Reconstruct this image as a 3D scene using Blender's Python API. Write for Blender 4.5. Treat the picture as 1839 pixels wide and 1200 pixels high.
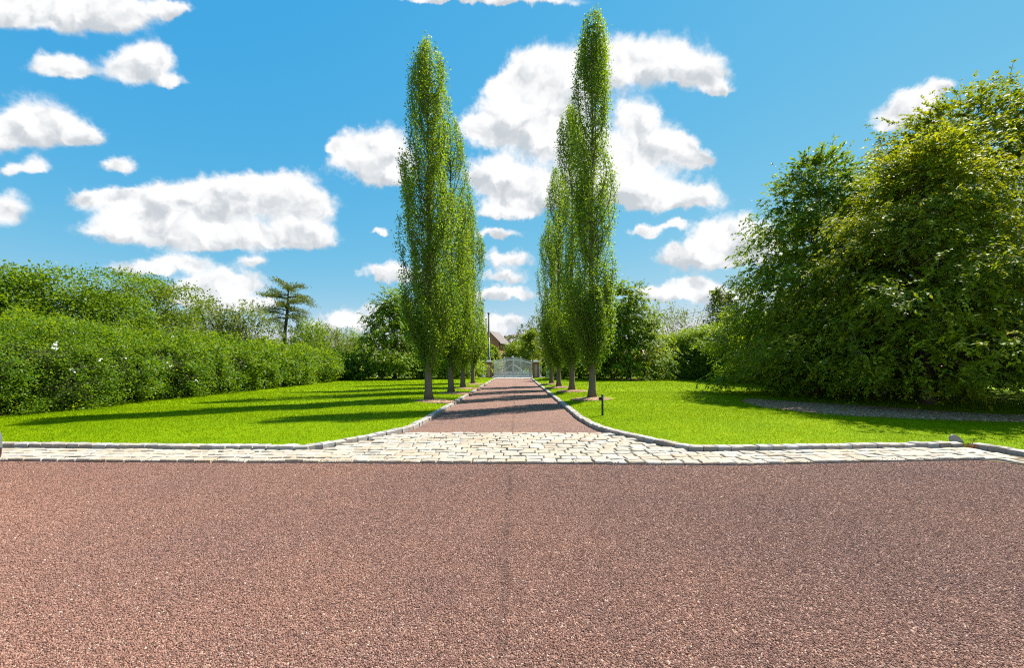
import bpy, bmesh, math, random
import numpy as np
from mathutils import Vector, Matrix

for _o in list(bpy.data.objects):
    bpy.data.objects.remove(_o, do_unlink=True)
SC = bpy.context.scene
COL = SC.collection
R = math.radians
random.seed(7)

# ------------------------------------------------------------------ camera, sun, sky, exposure
FPX, CX, HY, CAMZ = 720.0, 927.0, 657.6, 1.5      # focal length (photo px), vanishing point, camera height

cam_d = bpy.data.cameras.new('camera')
cam_d.sensor_width = 36.0
cam_d.lens = 36.0 * FPX / 1839.0
cam_d.shift_x = -7.5 / 1839.0
cam_d.shift_y = 57.6 / 1839.0
cam_d.clip_start = 0.05
cam_d.clip_end = 6000
cam = bpy.data.objects.new('camera', cam_d)
COL.objects.link(cam)
cam.location = (0, 0, CAMZ)
cam.rotation_euler = (R(90), 0, 0)
SC.camera = cam

SUN_EL, SUN_AZ = R(54), math.atan2(0.78, 0.62)     # azimuth from +Y towards +X
sun_dir = Vector((math.sin(SUN_AZ) * math.cos(SUN_EL), math.cos(SUN_AZ) * math.cos(SUN_EL), math.sin(SUN_EL)))
sd = bpy.data.lights.new('sun', 'SUN')
sd.energy = 5.0
sd.angle = R(0.53)
sd.color = (1.0, 0.95, 0.86)
sun = bpy.data.objects.new('sun', sd)
COL.objects.link(sun)
sun.location = (20, 20, 40)
sun.rotation_euler = (-sun_dir).to_track_quat('-Z', 'Y').to_euler()

SC.view_settings.view_transform = 'Standard'
SC.view_settings.look = 'None'
SC.view_settings.gamma = 1.0
SC.view_settings.use_curve_mapping = False
EXPO = 1.15
SC.view_settings.exposure = EXPO

SC.render.engine = 'CYCLES'
SC.cycles.max_bounces = 10
SC.cycles.diffuse_bounces = 8
SC.cycles.glossy_bounces = 2
SC.cycles.transmission_bounces = 4
SC.cycles.transparent_max_bounces = 4
SC.cycles.caustics_reflective = False
SC.cycles.caustics_refractive = False
SC.cycles.use_denoising = False
SC.cycles.pixel_filter_type = 'BLACKMAN_HARRIS'
SC.cycles.filter_width = 1.15
SC.cycles.sample_clamp_indirect = 4.0

world = bpy.data.worlds.new('World')
SC.world = world
world.use_nodes = True


class NT:
    """tiny helper for writing node trees"""
    def __init__(s, nt):
        s.nt = nt
        s.n = nt.nodes
        s.l = nt.links

    def put(s, sock, v):
        if v is None:
            return
        if isinstance(v, bpy.types.NodeSocket):
            s.l.new(v, sock)
        else:
            sock.default_value = v

    def math(s, op, a, b=None, c=None, clamp=False):
        n = s.n.new('ShaderNodeMath')
        n.operation = op
        n.use_clamp = clamp
        for i, v in enumerate((a, b, c)):
            s.put(n.inputs[i], v)
        return n.outputs[0]

    def vec(s, op, a, b=None, c=None):
        n = s.n.new('ShaderNodeVectorMath')
        n.operation = op
        for i, v in enumerate((a, b, c)):
            s.put(n.inputs[i], v)
        return n.outputs['Value'] if op in ('LENGTH', 'DOT_PRODUCT') else n.outputs[0]

    def noise(s, vec, scale, detail=4, rough=0.55, dist=0.0, col=False):
        n = s.n.new('ShaderNodeTexNoise')
        s.put(n.inputs['Vector'], vec)
        n.inputs['Scale'].default_value = scale
        n.inputs['Detail'].default_value = detail
        n.inputs['Roughness'].default_value = rough
        n.inputs['Distortion'].default_value = dist
        return n.outputs['Color'] if col else n.outputs['Fac']

    def voro(s, vec, scale, feature='F1', out='Distance', rnd=1.0):
        n = s.n.new('ShaderNodeTexVoronoi')
        n.feature = feature
        s.put(n.inputs['Vector'], vec)
        n.inputs['Scale'].default_value = scale
        n.inputs['Randomness'].default_value = rnd
        return n.outputs[out]

    def smooth(s, v, lo, hi, a=0.0, b=1.0):
        n = s.n.new('ShaderNodeMapRange')
        n.interpolation_type = 'SMOOTHSTEP'
        s.put(n.inputs[0], v)
        n.inputs[1].default_value = lo
        n.inputs[2].default_value = hi
        n.inputs[3].default_value = a
        n.inputs[4].default_value = b
        return n.outputs[0]

    def mix(s, f, a, b, mode='MIX'):
        n = s.n.new('ShaderNodeMix')
        n.data_type = 'RGBA'
        n.blend_type = mode
        s.put(n.inputs[0], f)
        for sock, v in ((n.inputs[6], a), (n.inputs[7], b)):
            if isinstance(v, tuple):
                v = (*v[:3], 1.0)
            s.put(sock, v)
        return n.outputs[2]

    def ramp(s, f, stops):
        n = s.n.new('ShaderNodeValToRGB')
        e = n.color_ramp.elements
        while len(e) > 1:
            e.remove(e[-1])
        e[0].position = stops[0][0]
        e[0].color = (*stops[0][1], 1)
        for p, c in stops[1:]:
            k = e.new(p)
            k.color = (*c, 1)
        s.put(n.inputs[0], f)
        return n.outputs[0]

    def sep(s, v):
        n = s.n.new('ShaderNodeSeparateXYZ')
        s.put(n.inputs[0], v)
        return n.outputs

    def comb(s, x, y, z):
        n = s.n.new('ShaderNodeCombineXYZ')
        for i, v in enumerate((x, y, z)):
            s.put(n.inputs[i], v)
        return n.outputs[0]


def build_world():
    w = NT(world.node_tree)
    w.n.clear()
    out = w.n.new('ShaderNodeOutputWorld')
    bg = w.n.new('ShaderNodeBackground')
    bg.inputs['Strength'].default_value = SKY_STRENGTH
    w.l.new(bg.outputs[0], out.inputs[0])
    sky = w.n.new('ShaderNodeTexSky')
    sky.sky_type = 'NISHITA'
    sky.sun_disc = False
    sky.sun_elevation = SUN_EL
    sky.sun_rotation = SUN_AZ
    sky.altitude = 0
    sky.air_density = 1.0
    sky.dust_density = 0.05
    sky.ozone_density = 1.0
    tc = w.n.new('ShaderNodeTexCoord')
    d = tc.outputs['Generated']
    x, y, z = w.sep(d)
    az = w.math('ARCTAN2', x, y)
    el = w.math('ARCSINE', z)
    # deepen the clear blue overhead and calm the pale band at the horizon, the same in all directions
    gain = SKY_STRENGTH * 1.74 * 1.0
    outg = SKY_STRENGTH * 2 ** EXPO
    ch = w.sep(w.vec('MULTIPLY', sky.outputs[0], (gain, gain, gain)))
    skyc = w.comb(*[w.math('MULTIPLY', w.math('POWER', w.math('MAXIMUM', c, 0.0005), gm), a / outg)
                    for c, (a, gm) in zip((ch[0], ch[1], ch[2]), SKY_GRADE)])

    # domain warp so that the cloud masses get billowing, ragged outlines
    n1 = w.noise(d, 7.0, 3, 0.55, col=True)
    n2 = w.noise(d, 26.0, 5, 0.62, col=True)
    yc = w.math('MAXIMUM', y, 0.25)
    p = w.comb(w.math('DIVIDE', x, yc), w.math('DIVIDE', z, yc), 0.0)
    o1 = w.vec('MULTIPLY', w.vec('SUBTRACT', n1, (0.5, 0.5, 0.5)), (0.11, 0.06, 0.0))
    o2 = w.vec('MULTIPLY', w.vec('SUBTRACT', n2, (0.5, 0.5, 0.5)), (0.075, 0.055, 0.0))
    pw = w.vec('ADD', p, w.vec('ADD', o1, o2))

    acc = None
    for (px, py, hw, hh) in CLOUDS:
        u, v = (px - CX) / FPX, (HY - py) / FPX
        hw, hh = hw * 1.12 + 1, hh * 1.18 + 1
        sx, sy = FPX / hw, FPX / hh
        q = w.vec('MULTIPLY_ADD', pw, (sx, sy, 0.0), (-u * sx, -v * sy, 1.0))
        qq = w.vec('MAXIMUM', q, w.vec('MULTIPLY', q, (1.0, -1.55, 1.0)))     # flatter bases
        g = w.math('POWER', 0.42, w.vec('DOT_PRODUCT', qq, qq))
        acc = w.vec('MULTIPLY_ADD', q, w.comb(g, g, g), acc if acc is not None else (0, 0, 0))
    ax, ay, ag = w.sep(acc)
    S = w.math('MULTIPLY', w.math('DIVIDE', ag, 0.42), w.smooth(y, 0.28, 0.42))
    hgt = w.math('DIVIDE', ay, w.math('ADD', ag, 0.02))          # -1 at a cloud's base, +1 at its top
    # the same kind of fair weather cumulus goes on outside the frame
    gen = w.noise(w.vec('MULTIPLY', w.comb(az, el, 0.0), (1.0, 1.7, 1.0)), 3.4, 3, 0.5)
    aaz = w.math('ABSOLUTE', az)
    side = w.math('MAXIMUM', w.smooth(aaz, 0.98, 1.12), w.smooth(el, 0.74, 0.84))
    S2 = w.math('MULTIPLY', w.smooth(gen, 0.50, 0.68), w.math('MULTIPLY', side, w.smooth(el, 0.02, 0.1)))
    S = w.math('MAXIMUM', S, S2)
    fine = w.noise(d, 48.0, 5, 0.65)
    wisp = w.noise(d, 13.0, 5, 0.6)
    f = w.math('ADD', S, w.math('MULTIPLY', w.math('SUBTRACT', fine, 0.5), 0.55))
    f = w.math('ADD', f, w.math('MULTIPLY', w.math('SUBTRACT', wisp, 0.5), 0.50))
    dens = w.smooth(f, 0.24, 0.78)
    # thickness shading: thin edges let the blue through, thick bases turn grey
    lump = w.noise(pw, 10.0, 3, 0.5)
    lump2 = w.noise(w.vec('ADD', pw, (0.012, 0.022, 0.0)), 10.0, 3, 0.5)      # towards the sun
    relief = w.math('MULTIPLY', w.math('SUBTRACT', lump, lump2), 2.2)
    lit = w.math('ADD', w.math('MULTIPLY', hgt, 0.62), w.math('ADD', relief, w.math('MULTIPLY', w.math('SUBTRACT', lump, 0.5), 1.1)))
    lit = w.math('SUBTRACT', lit, w.math('MULTIPLY', w.smooth(S, 0.6, 2.0), 0.14))
    shade = w.smooth(lit, -0.58, 0.30)
    k = 1.0 / SKY_STRENGTH / 2 ** EXPO
    cl = w.mix(shade, tuple(c * k for c in CLOUD_GREY), tuple(c * k for c in CLOUD_WHITE))
    low = w.smooth(el, 0.0, 0.25, 0.90, 1.0)
    dens = w.math('MULTIPLY', dens, low)
    w.l.new(w.mix(dens, skyc, cl), bg.inputs['Color'])


SKY_STRENGTH = 0.09
SKY_GRADE = ((0.85, 1.55), (0.70, 0.48), (0.82, 0.10))
CLOUD_WHITE = (1.03, 1.03, 1.03)
CLOUD_GREY = (0.60, 0.645, 0.69)
CLOUDS = [
    (110, 20, 120, 36), (200, 28, 56, 30), (20, 15, 90, 38), (305, 18, 26, 14),
    (100, 124, 36, 18), (132, 130, 28, 18), (238, 130, 44, 34), (262, 116, 36, 26), (310, 153, 20, 9),
    (60, 220, 56, 34), (110, 245, 46, 24), (5, 250, 60, 28), (148, 248, 22, 13),
    (15, 305, 18, 12), (60, 303, 20, 15), (208, 294, 26, 16),
    (12, 380, 34, 30), (150, 358, 26, 16), (205, 345, 34, 12),
    (330, 352, 66, 28), (440, 352, 56, 26), (522, 346, 42, 28), (400, 378, 130, 26), (225, 408, 74, 22),
    (330, 426, 96, 19), (450, 432, 100, 19), (560, 420, 40, 20), (255, 372, 44, 20), (550, 372, 40, 20),
    (320, 474, 44, 15), (245, 482, 50, 11), (458, 470, 26, 11), (405, 508, 56, 20), (370, 522, 56, 17),
    (440, 546, 56, 11), (375, 548, 60, 11),
    (652, 285, 50, 34), (700, 280, 44, 36), (692, 324, 34, 14), (606, 266, 10, 6),
    (690, 492, 42, 15), (718, 500, 26, 12), (686, 416, 12, 5), (612, 572, 32, 15), (682, 558, 27, 17),
    (655, 588, 44, 8), (572, 591, 20, 5),
    (962, 128, 44, 34), (902, 152, 24, 22), (990, 172, 54, 44), (1062, 132, 60, 40), (1175, 112, 66, 42),
    (1246, 136, 42, 27), (1274, 166, 22, 10), (945, 215, 72, 32), (876, 240, 48, 32), (1020, 262, 66, 34),
    (895, 318, 58, 26), (955, 348, 74, 30), (908, 377, 46, 14), (1062, 332, 50, 40), (1142, 212, 36, 28),
    (1164, 276, 56, 36), (1222, 262, 26, 18), (1250, 292, 22, 12), (1188, 350, 74, 26), (1236, 366, 46, 18),
    (1120, 345, 42, 30), (882, 420, 34, 9),
    (910, 470, 34, 16), (906, 500, 34, 9), (916, 526, 50, 10), (878, 536, 34, 9), (905, 576, 40, 13), (880, 592, 26, 10),
    (1158, 416, 24, 11), (1212, 408, 20, 8), (1290, 444, 56, 28), (1345, 428, 46, 32), (1262, 466, 64, 15),
    (1362, 456, 52, 28), (1238, 524, 64, 12), (1252, 506, 34, 13), (1305, 540, 52, 11), (1185, 532, 34, 9),
    (1606, 206, 36, 23), (1650, 180, 36, 22), (1692, 154, 28, 13), (1588, 228, 24, 10), (1622, 172, 24, 12),
    (800, -2, 80, 8), (950, -4, 90, 11), (70, 490, 0.5, 0.5),
]
build_world()
world.cycles.sampling_method = 'MANUAL'
world.cycles.sample_map_resolution = 256


# ------------------------------------------------------------------ object helpers
def props(o, label=None, cat=None, group=None, kind=None):
    if label:
        o['label'] = label
    if cat:
        o['category'] = cat
    if group:
        o['group'] = group
    if kind:
        o['kind'] = kind
    return o


def thing(name, label, cat, loc=(0, 0, 0), rotz=0.0, group=None, kind=None):
    o = bpy.data.objects.new(name, None)
    o.empty_display_size = 0.3
    COL.objects.link(o)
    o.location = loc
    o.rotation_euler = (0, 0, rotz)
    return props(o, label, cat, group, kind)


def link(name, me, mat=None, parent=None, loc=None):
    o = bpy.data.objects.new(name, me)
    COL.objects.link(o)
    if mat is not None and not me.materials:
        me.materials.append(mat)
    if parent is not None:
        o.parent = parent
    if loc is not None:
        o.location = loc
    return o


def np_mesh(name, V, F, tone=None, smooth=False):
    """V (n,3); F (m,k) all faces alike; tone (m,) face attribute"""
    V = np.asarray(V, dtype=np.float32)
    F = np.asarray(F, dtype=np.int32)
    me = bpy.data.meshes.new(name)
    m, k = F.shape
    me.vertices.add(len(V))
    me.vertices.foreach_set('co', V.ravel())
    me.loops.add(m * k)
    me.loops.foreach_set('vertex_index', F.ravel())
    me.polygons.add(m)
    me.polygons.foreach_set('loop_start', np.arange(0, m * k, k, dtype=np.int32))
    me.polygons.foreach_set('loop_total', np.full(m, k, dtype=np.int32))
    if smooth:
        me.polygons.foreach_set('use_smooth', np.ones(m, dtype=bool))
    if tone is not None:
        a = me.attributes.new('tone', 'FLOAT', 'FACE')
        a.data.foreach_set('value', np.asarray(tone, dtype=np.float32))
    me.update(calc_edges=True)
    return me


class MB:
    """collects simple shapes for one mesh"""
    def __init__(s):
        s.v, s.f = [], []

    def add(s, vs, fs):
        b = len(s.v)
        s.v += [tuple(v) for v in vs]
        s.f += [tuple(i + b for i in f) for f in fs]

    def box(s, x0, y0, z0, x1, y1, z1):
        s.add([(x0, y0, z0), (x1, y0, z0), (x1, y1, z0), (x0, y1, z0), (x0, y0, z1), (x1, y0, z1), (x1, y1, z1), (x0, y1, z1)],
              [(3, 2, 1, 0), (4, 5, 6, 7), (0, 1, 5, 4), (1, 2, 6, 5), (2, 3, 7, 6), (3, 0, 4, 7)])

    def tube(s, pts, rad, n=8, caps=True):
        pts = [Vector(p) for p in pts]
        if not isinstance(rad, (list, tuple)):
            rad = [rad] * len(pts)
        rings = []
        for i, p in enumerate(pts):
            d = (pts[min(i + 1, len(pts) - 1)] - pts[max(i - 1, 0)])
            d = d.normalized() if d.length > 1e-9 else Vector((0, 0, 1))
            ref = Vector((0, 1, 0)) if abs(d.y) < 0.9 else Vector((1, 0, 0))
            a = d.cross(ref).normalized()
            b = d.cross(a).normalized()
            rings.append([p + (a * math.cos(2 * math.pi * k / n) + b * math.sin(2 * math.pi * k / n)) * rad[i] for k in range(n)])
        vs = [v for r in rings for v in r]
        fs = []
        for i in range(len(pts) - 1):
            for k in range(n):
                fs.append((i * n + k, i * n + (k + 1) % n, (i + 1) * n + (k + 1) % n, (i + 1) * n + k))
        if caps:
            fs.append(tuple(range(n - 1, -1, -1)))
            fs.append(tuple((len(pts) - 1) * n + k for k in range(n)))
        s.add(vs, fs)

    def loft(s, rings, caps=True):
        n = len(rings[0])
        vs = [v for r in rings for v in r]
        fs = []
        for i in range(len(rings) - 1):
            for k in range(n):
                fs.append((i * n + k, i * n + (k + 1) % n, (i + 1) * n + (k + 1) % n, (i + 1) * n + k))
        if caps:
            fs.append(tuple(range(n - 1, -1, -1)))
            fs.append(tuple((len(rings) - 1) * n + k for k in range(n)))
        s.add(vs, fs)

    def mesh(s, name, smooth=False):
        me = bpy.data.meshes.new(name)
        me.from_pydata(s.v, [], s.f)
        if smooth:
            me.polygons.foreach_set('use_smooth', [True] * len(me.polygons))
        me.update()
        return me


def px(x, y, D):
    """photo pixel at distance D -> point in the world"""
    return Vector(((x - CX) * D / FPX, D, CAMZ - (y - HY) * D / FPX))


# ------------------------------------------------------------------ materials
def new_mat(name):
    m = bpy.data.materials.new(name)
    m.use_nodes = True
    t = NT(m.node_tree)
    b = m.node_tree.nodes['Principled BSDF']
    return m, t, b


def simple(name, col, rough=0.6, metal=0.0, var=0.25, scale=12.0, bump=0.0, spec=0.4):
    m, t, b = new_mat(name)
    tc = t.n.new('ShaderNodeTexCoord').outputs['Object']
    n = t.noise(tc, scale, 5, 0.6)
    c = t.mix(n, tuple(v * (1 - var) for v in col), tuple(min(1, v * (1 + var)) for v in col))
    t.l.new(c, b.inputs['Base Color'])
    b.inputs['Roughness'].default_value = rough
    b.inputs['Metallic'].default_value = metal
    b.inputs['Specular IOR Level'].default_value = spec
    if bump:
        bn = t.n.new('ShaderNodeBump')
        bn.inputs['Strength'].default_value = bump
        bn.inputs['Distance'].default_value = 0.02
        t.l.new(n, bn.inputs['Height'])
        t.l.new(bn.outputs[0], b.inputs['Normal'])
    return m


def leaf_mat(name, dark, mid, light, trans=0.35, rough=0.42, spec=0.35, tgain=2.1):
    m, t, b = new_mat(name)
    at = t.n.new('ShaderNodeAttribute')
    at.attribute_name = 'tone'
    c = t.ramp(at.outputs['Fac'], [(0.0, dark), (0.5, mid), (1.0, light)])
    t.l.new(c, b.inputs['Base Color'])
    b.inputs['Roughness'].default_value = rough
    b.inputs['Specular IOR Level'].default_value = spec
    tr = t.n.new('ShaderNodeBsdfTranslucent')
    tcol = t.vec('MULTIPLY', c, (tgain * 1.25, tgain, tgain * 0.5))
    t.l.new(tcol, tr.inputs['Color'])
    mx = t.n.new('ShaderNodeMixShader')
    mx.inputs[0].default_value = trans
    t.l.new(b.outputs[0], mx.inputs[1])
    t.l.new(tr.outputs[0], mx.inputs[2])
    out = m.node_tree.nodes['Material Output']
    t.l.new(mx.outputs[0], out.inputs[0])
    return m


M = {}
M['poplar'] = leaf_mat('poplar leaves', (0.045, 0.106, 0.0086), (0.097, 0.190, 0.0101), (0.187, 0.289, 0.0130), 0.47, 0.5, 0.22)
M['beech'] = leaf_mat('drooping tree leaves', (0.072, 0.133, 0.0058), (0.166, 0.230, 0.0065), (0.344, 0.377, 0.0094), 0.38, 0.55, 0.2, 1.7)
M['beech2'] = leaf_mat('mid green tree leaves', (0.068, 0.146, 0.0090), (0.145, 0.246, 0.0098), (0.270, 0.365, 0.0131), 0.38, 0.55, 0.2, 1.7)
M['hedge'] = leaf_mat('hedge leaves', (0.044, 0.107, 0.0056), (0.102, 0.183, 0.0064), (0.204, 0.271, 0.0080), 0.44, 0.5, 0.22)
M['hedge2'] = leaf_mat('clipped hedge leaves', (0.053, 0.126, 0.0058), (0.117, 0.200, 0.0065), (0.225, 0.298, 0.0072), 0.43, 0.5, 0.22)
M['dark_leaf'] = leaf_mat('dark shrub leaves', (0.035, 0.066, 0.0096), (0.064, 0.106, 0.0128), (0.112, 0.145, 0.0144), 0.35, 0.5, 0.22)
M['grey_leaf'] = leaf_mat('grey green shrub leaves', (0.068, 0.106, 0.0320), (0.116, 0.163, 0.0400), (0.163, 0.207, 0.0480), 0.38, 0.5, 0.22)
M['lime_leaf'] = leaf_mat('lime green tree leaves', (0.075, 0.135, 0.006), (0.135, 0.21, 0.008), (0.20, 0.26, 0.010), 0.45, 0.5, 0.22, 1.7)
M['needle'] = leaf_mat('conifer needles', (0.060, 0.095, 0.0128), (0.108, 0.149, 0.0160), (0.180, 0.198, 0.0176), 0.19, 0.5, 0.22)
M['far_leaf'] = leaf_mat('far woodland leaves', (0.064, 0.086, 0.0240), (0.096, 0.119, 0.0280), (0.136, 0.152, 0.0320), 0.25, 0.5, 0.22)
M['grassblade'] = leaf_mat('grass blades', (0.095, 0.185, 0.0008), (0.16, 0.26, 0.0008), (0.24, 0.31, 0.002), 0.45, 0.65, 0.04, 1.2)
M['bark'] = simple('grey brown bark', (0.165, 0.13, 0.09), 0.9, 0, 0.55, 22, 0.9, 0.2)
M['bark2'] = simple('dark bark', (0.09, 0.07, 0.05), 0.9, 0, 0.5, 18, 0.8, 0.2)
M['twig'] = simple('tan twig wood', (0.20, 0.165, 0.10), 0.8, 0, 0.35, 9, 0, 0.2)
M['core'] = simple('dark hedge core', (0.030, 0.034, 0.012), 0.95, 0, 0.6, 14, 0.6, 0.1)  # for the added inner shell that stops light passing through the hedges
M['petal'] = simple('white petals', (0.75, 0.74, 0.66), 0.6, 0, 0.08, 9)
M['black'] = simple('black painted metal', (0.012, 0.013, 0.014), 0.38, 0.0, 0.3, 30, 0, 0.5)
M['white_metal'] = simple('white painted metal', (0.84, 0.85, 0.85), 0.4, 0, 0.04, 8)
M['white_wood'] = simple('white painted boards', (0.68, 0.69, 0.68), 0.6, 0, 0.1, 6)
M['stonecap'] = simple('grey cap stone', (0.30, 0.29, 0.29), 0.85, 0, 0.25, 14, 0.3)
M['palestone'] = simple('pale pink stone panel', (0.42, 0.33, 0.30), 0.8, 0, 0.12, 12)
M['pole'] = simple('weathered pole wood', (0.15, 0.14, 0.14), 0.85, 0, 0.35, 5, 0.3)
M['palepole'] = simple('pale weathered pole wood', (0.40, 0.36, 0.31), 0.85, 0, 0.2, 5, 0.2)
M['pipe'] = simple('pale conduit', (0.52, 0.50, 0.47), 0.5, 0, 0.08, 5)
M['cable'] = simple('grey cable', (0.40, 0.40, 0.40), 0.6, 0, 0.1, 5)
M['bluebox'] = simple('pale blue painted steel', (0.33, 0.44, 0.55), 0.5, 0, 0.08, 5)
M['carpaint'] = simple('silver grey car paint', (0.19, 0.205, 0.235), 0.35, 0.4, 0.03, 2)
M['glass'] = simple('dark car glass', (0.015, 0.018, 0.02), 0.06, 0, 0.05, 2, 0, 0.6)
M['tyre'] = simple('tyre rubber', (0.02, 0.02, 0.02), 0.85, 0, 0.15, 40)
M['alloy'] = simple('alloy wheel', (0.45, 0.46, 0.48), 0.35, 0.8, 0.05, 8)
M['redlens'] = simple('red reflector plastic', (0.07, 0.02, 0.02), 0.35, 0, 0.08, 20)
M['plastic'] = simple('dark trim plastic', (0.03, 0.03, 0.032), 0.6, 0, 0.1, 20)
M['rustleaf'] = simple('rust brown dead leaves', (0.36, 0.15, 0.06), 0.8, 0, 0.4, 30)
M['slate'] = simple('brown roof slates', (0.15, 0.12, 0.11), 0.8, 0, 0.3, 3, 0.3)
M['window'] = simple('dark window glass', (0.05, 0.06, 0.07), 0.1, 0, 0.1, 2)


def gravel_tint(t, c, g):
    """worn lanes, damp patches and the tarred joint down the middle of the forecourt"""
    big = t.noise(g, 0.42, 5, 0.6)
    mid = t.noise(g, 2.6, 5, 0.62)
    k = t.smooth(t.math('ADD', t.math('MULTIPLY', big, 0.65), t.math('MULTIPLY', mid, 0.35)), 0.34, 0.66)
    c = t.mix(0.75, c, t.mix(k, (0.90, 0.82, 0.76), (1.20, 1.06, 0.88)), 'MULTIPLY')
    x = t.sep(g)[0]
    wv = t.math('ADD', x, t.math('MULTIPLY', t.math('SUBTRACT', t.noise(g, 2.0, 4, 0.7), 0.5), 0.14))
    seam = t.smooth(t.math('ABSOLUTE', t.math('ADD', wv, 0.08)), 0.008, 0.05, 0.38, 0.0)
    seam = t.math('MULTIPLY', seam, t.smooth(t.noise(g, 1.3, 4, 0.6), 0.35, 0.6))
    return t.mix(seam, c, (0.05, 0.03, 0.026))


def gravel_mat():
    m, t, b = new_mat('red brown gravel')
    g = t.n.new('ShaderNodeNewGeometry').outputs['Position']
    cellc = t.voro(g, 105.0, 'F1', 'Color')
    cd = t.voro(g, 105.0, 'F1', 'Distance')
    r = t.sep(cellc)
    c = t.ramp(r[0], [(0.0, (0.04, 0.022, 0.018)), (0.25, (0.11, 0.058, 0.045)), (0.55, (0.23, 0.125, 0.10)),
                      (0.85, (0.36, 0.225, 0.185)), (0.97, (0.44, 0.33, 0.28)), (1.0, (0.55, 0.48, 0.42))])
    c = gravel_tint(t, c, g)
    t.l.new(c, b.inputs['Base Color'])
    b.inputs['Roughness'].default_value = 0.8
    b.inputs['Specular IOR Level'].default_value = 0.25
    bn = t.n.new('ShaderNodeBump')
    bn.inputs['Strength'].default_value = 0.85
    bn.inputs['Distance'].default_value = 0.012
    hh = t.math('ADD', t.math('MULTIPLY', cd, -1.1), t.math('MULTIPLY', t.sep(cellc)[1], 0.6))
    t.l.new(hh, bn.inputs['Height'])
    t.l.new(bn.outputs[0], b.inputs['Normal'])
    return m


def pebble_mat():
    m, t, b = new_mat('red brown gravel stones')
    at = t.n.new('ShaderNodeAttribute')
    at.attribute_type = 'INSTANCER'
    at.attribute_name = 'tone'
    c = t.ramp(at.outputs['Fac'], [(0.0, (0.075, 0.042, 0.032)), (0.25, (0.14, 0.074, 0.056)), (0.55, (0.24, 0.13, 0.104)),
                                   (0.88, (0.36, 0.225, 0.185)), (0.975, (0.44, 0.33, 0.28)), (1.0, (0.62, 0.56, 0.50))])
    g = t.n.new('ShaderNodeNewGeometry').outputs['Position']
    c = gravel_tint(t, c, g)
    t.l.new(c, b.inputs['Base Color'])
    b.inputs['Roughness'].default_value = 0.75
    b.inputs['Specular IOR Level'].default_value = 0.3
    return m


def lawn_mat(name='mown lawn'):
    m, t, b = new_mat(name)
    g = t.n.new('ShaderNodeNewGeometry').outputs['Position']
    fine = t.noise(g, 60, 5, 0.7)
    mid = t.noise(g, 4.5, 5, 0.65)
    big = t.noise(g, 0.6, 3, 0.5)
    k = t.math('ADD', t.math('MULTIPLY', fine, 0.35), t.math('ADD', t.math('MULTIPLY', mid, 0.35), t.math('MULTIPLY', big, 0.3)))
    c = t.ramp(t.smooth(k, 0.34, 0.66), [(0.0, (0.10, 0.18, 0.0008)), (0.5, (0.16, 0.26, 0.0008)), (1.0, (0.22, 0.29, 0.0015))])
    t.l.new(c, b.inputs['Base Color'])
    b.inputs['Roughness'].default_value = 0.75
    b.inputs['Specular IOR Level'].default_value = 0.03
    bn = t.n.new('ShaderNodeBump')
    bn.inputs['Strength'].default_value = 0.7
    bn.inputs['Distance'].default_value = 0.03
    t.l.new(fine, bn.inputs['Height'])
    t.l.new(bn.outputs[0], b.inputs['Normal'])
    return m


def stone_mat(name, stops, island, stain=(0.55, 0.36, 0.18), stain_amt=0.5):
    m, t, b = new_mat(name)
    if island:
        rnd = t.n.new('ShaderNodeNewGeometry').outputs['Random Per Island']
    else:
        rnd = t.n.new('ShaderNodeObjectInfo').outputs['Random']
    g = t.n.new('ShaderNodeNewGeometry').outputs['Position']
    c = t.ramp(rnd, stops)
    n = t.noise(g, 28, 6, 0.65)
    c = t.mix(1.0, c, t.ramp(n, [(0.25, (0.72, 0.72, 0.74)), (0.6, (1, 1, 1))]), 'MULTIPLY')
    s = t.math('MULTIPLY', t.smooth(t.noise(g, 1.7, 5, 0.62), 0.46, 0.68), stain_amt)
    c = t.mix(s, c, stain)
    sp = t.smooth(t.noise(g, 9.0, 5, 0.7), 0.60, 0.72)
    c = t.mix(t.math('MULTIPLY', sp, 0.35), c, (0.30, 0.24, 0.17))
    t.l.new(c, b.inputs['Base Color'])
    b.inputs['Roughness'].default_value = 0.8
    b.inputs['Specular IOR Level'].default_value = 0.3
    bn = t.n.new('ShaderNodeBump')
    bn.inputs['Strength'].default_value = 0.6
    bn.inputs['Distance'].default_value = 0.008
    t.l.new(t.noise(g, 55, 5, 0.7), bn.inputs['Height'])
    t.l.new(bn.outputs[0], b.inputs['Normal'])
    return m


COB = [(0.0, (0.34, 0.285, 0.215)), (0.35, (0.40, 0.355, 0.285)), (0.75, (0.425, 0.385, 0.32)), (0.92, (0.38, 0.30, 0.21)), (1.0, (0.36, 0.345, 0.32))]
KRB = [(0.0, (0.28, 0.26, 0.23)), (0.4, (0.38, 0.36, 0.335)), (0.75, (0.32, 0.265, 0.21)), (1.0, (0.43, 0.415, 0.39))]
M['gravel'] = gravel_mat()
M['pebble'] = pebble_mat()
M['lawn'] = lawn_mat()
M['cobble'] = stone_mat('pale granite setts', COB, False, (0.40, 0.29, 0.17), 0.5)
M['cobble_far'] = stone_mat('pale granite setts joined', COB, True, (0.40, 0.29, 0.17), 0.5)
M['kerb'] = stone_mat('grey granite kerb', KRB, False, (0.36, 0.32, 0.25), 0.45)
M['joint'] = simple('sandy joint filling', (0.13, 0.09, 0.055), 0.95, 0, 0.6, 26, 0.4, 0.1)
M['road'] = simple('pale worn asphalt', (0.27, 0.25, 0.24), 0.9, 0, 0.15, 3, 0, 0.2)
M['field'] = simple('far field grass', (0.06, 0.12, 0.015), 0.9, 0, 0.3, 0.3, 0, 0.1)


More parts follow.
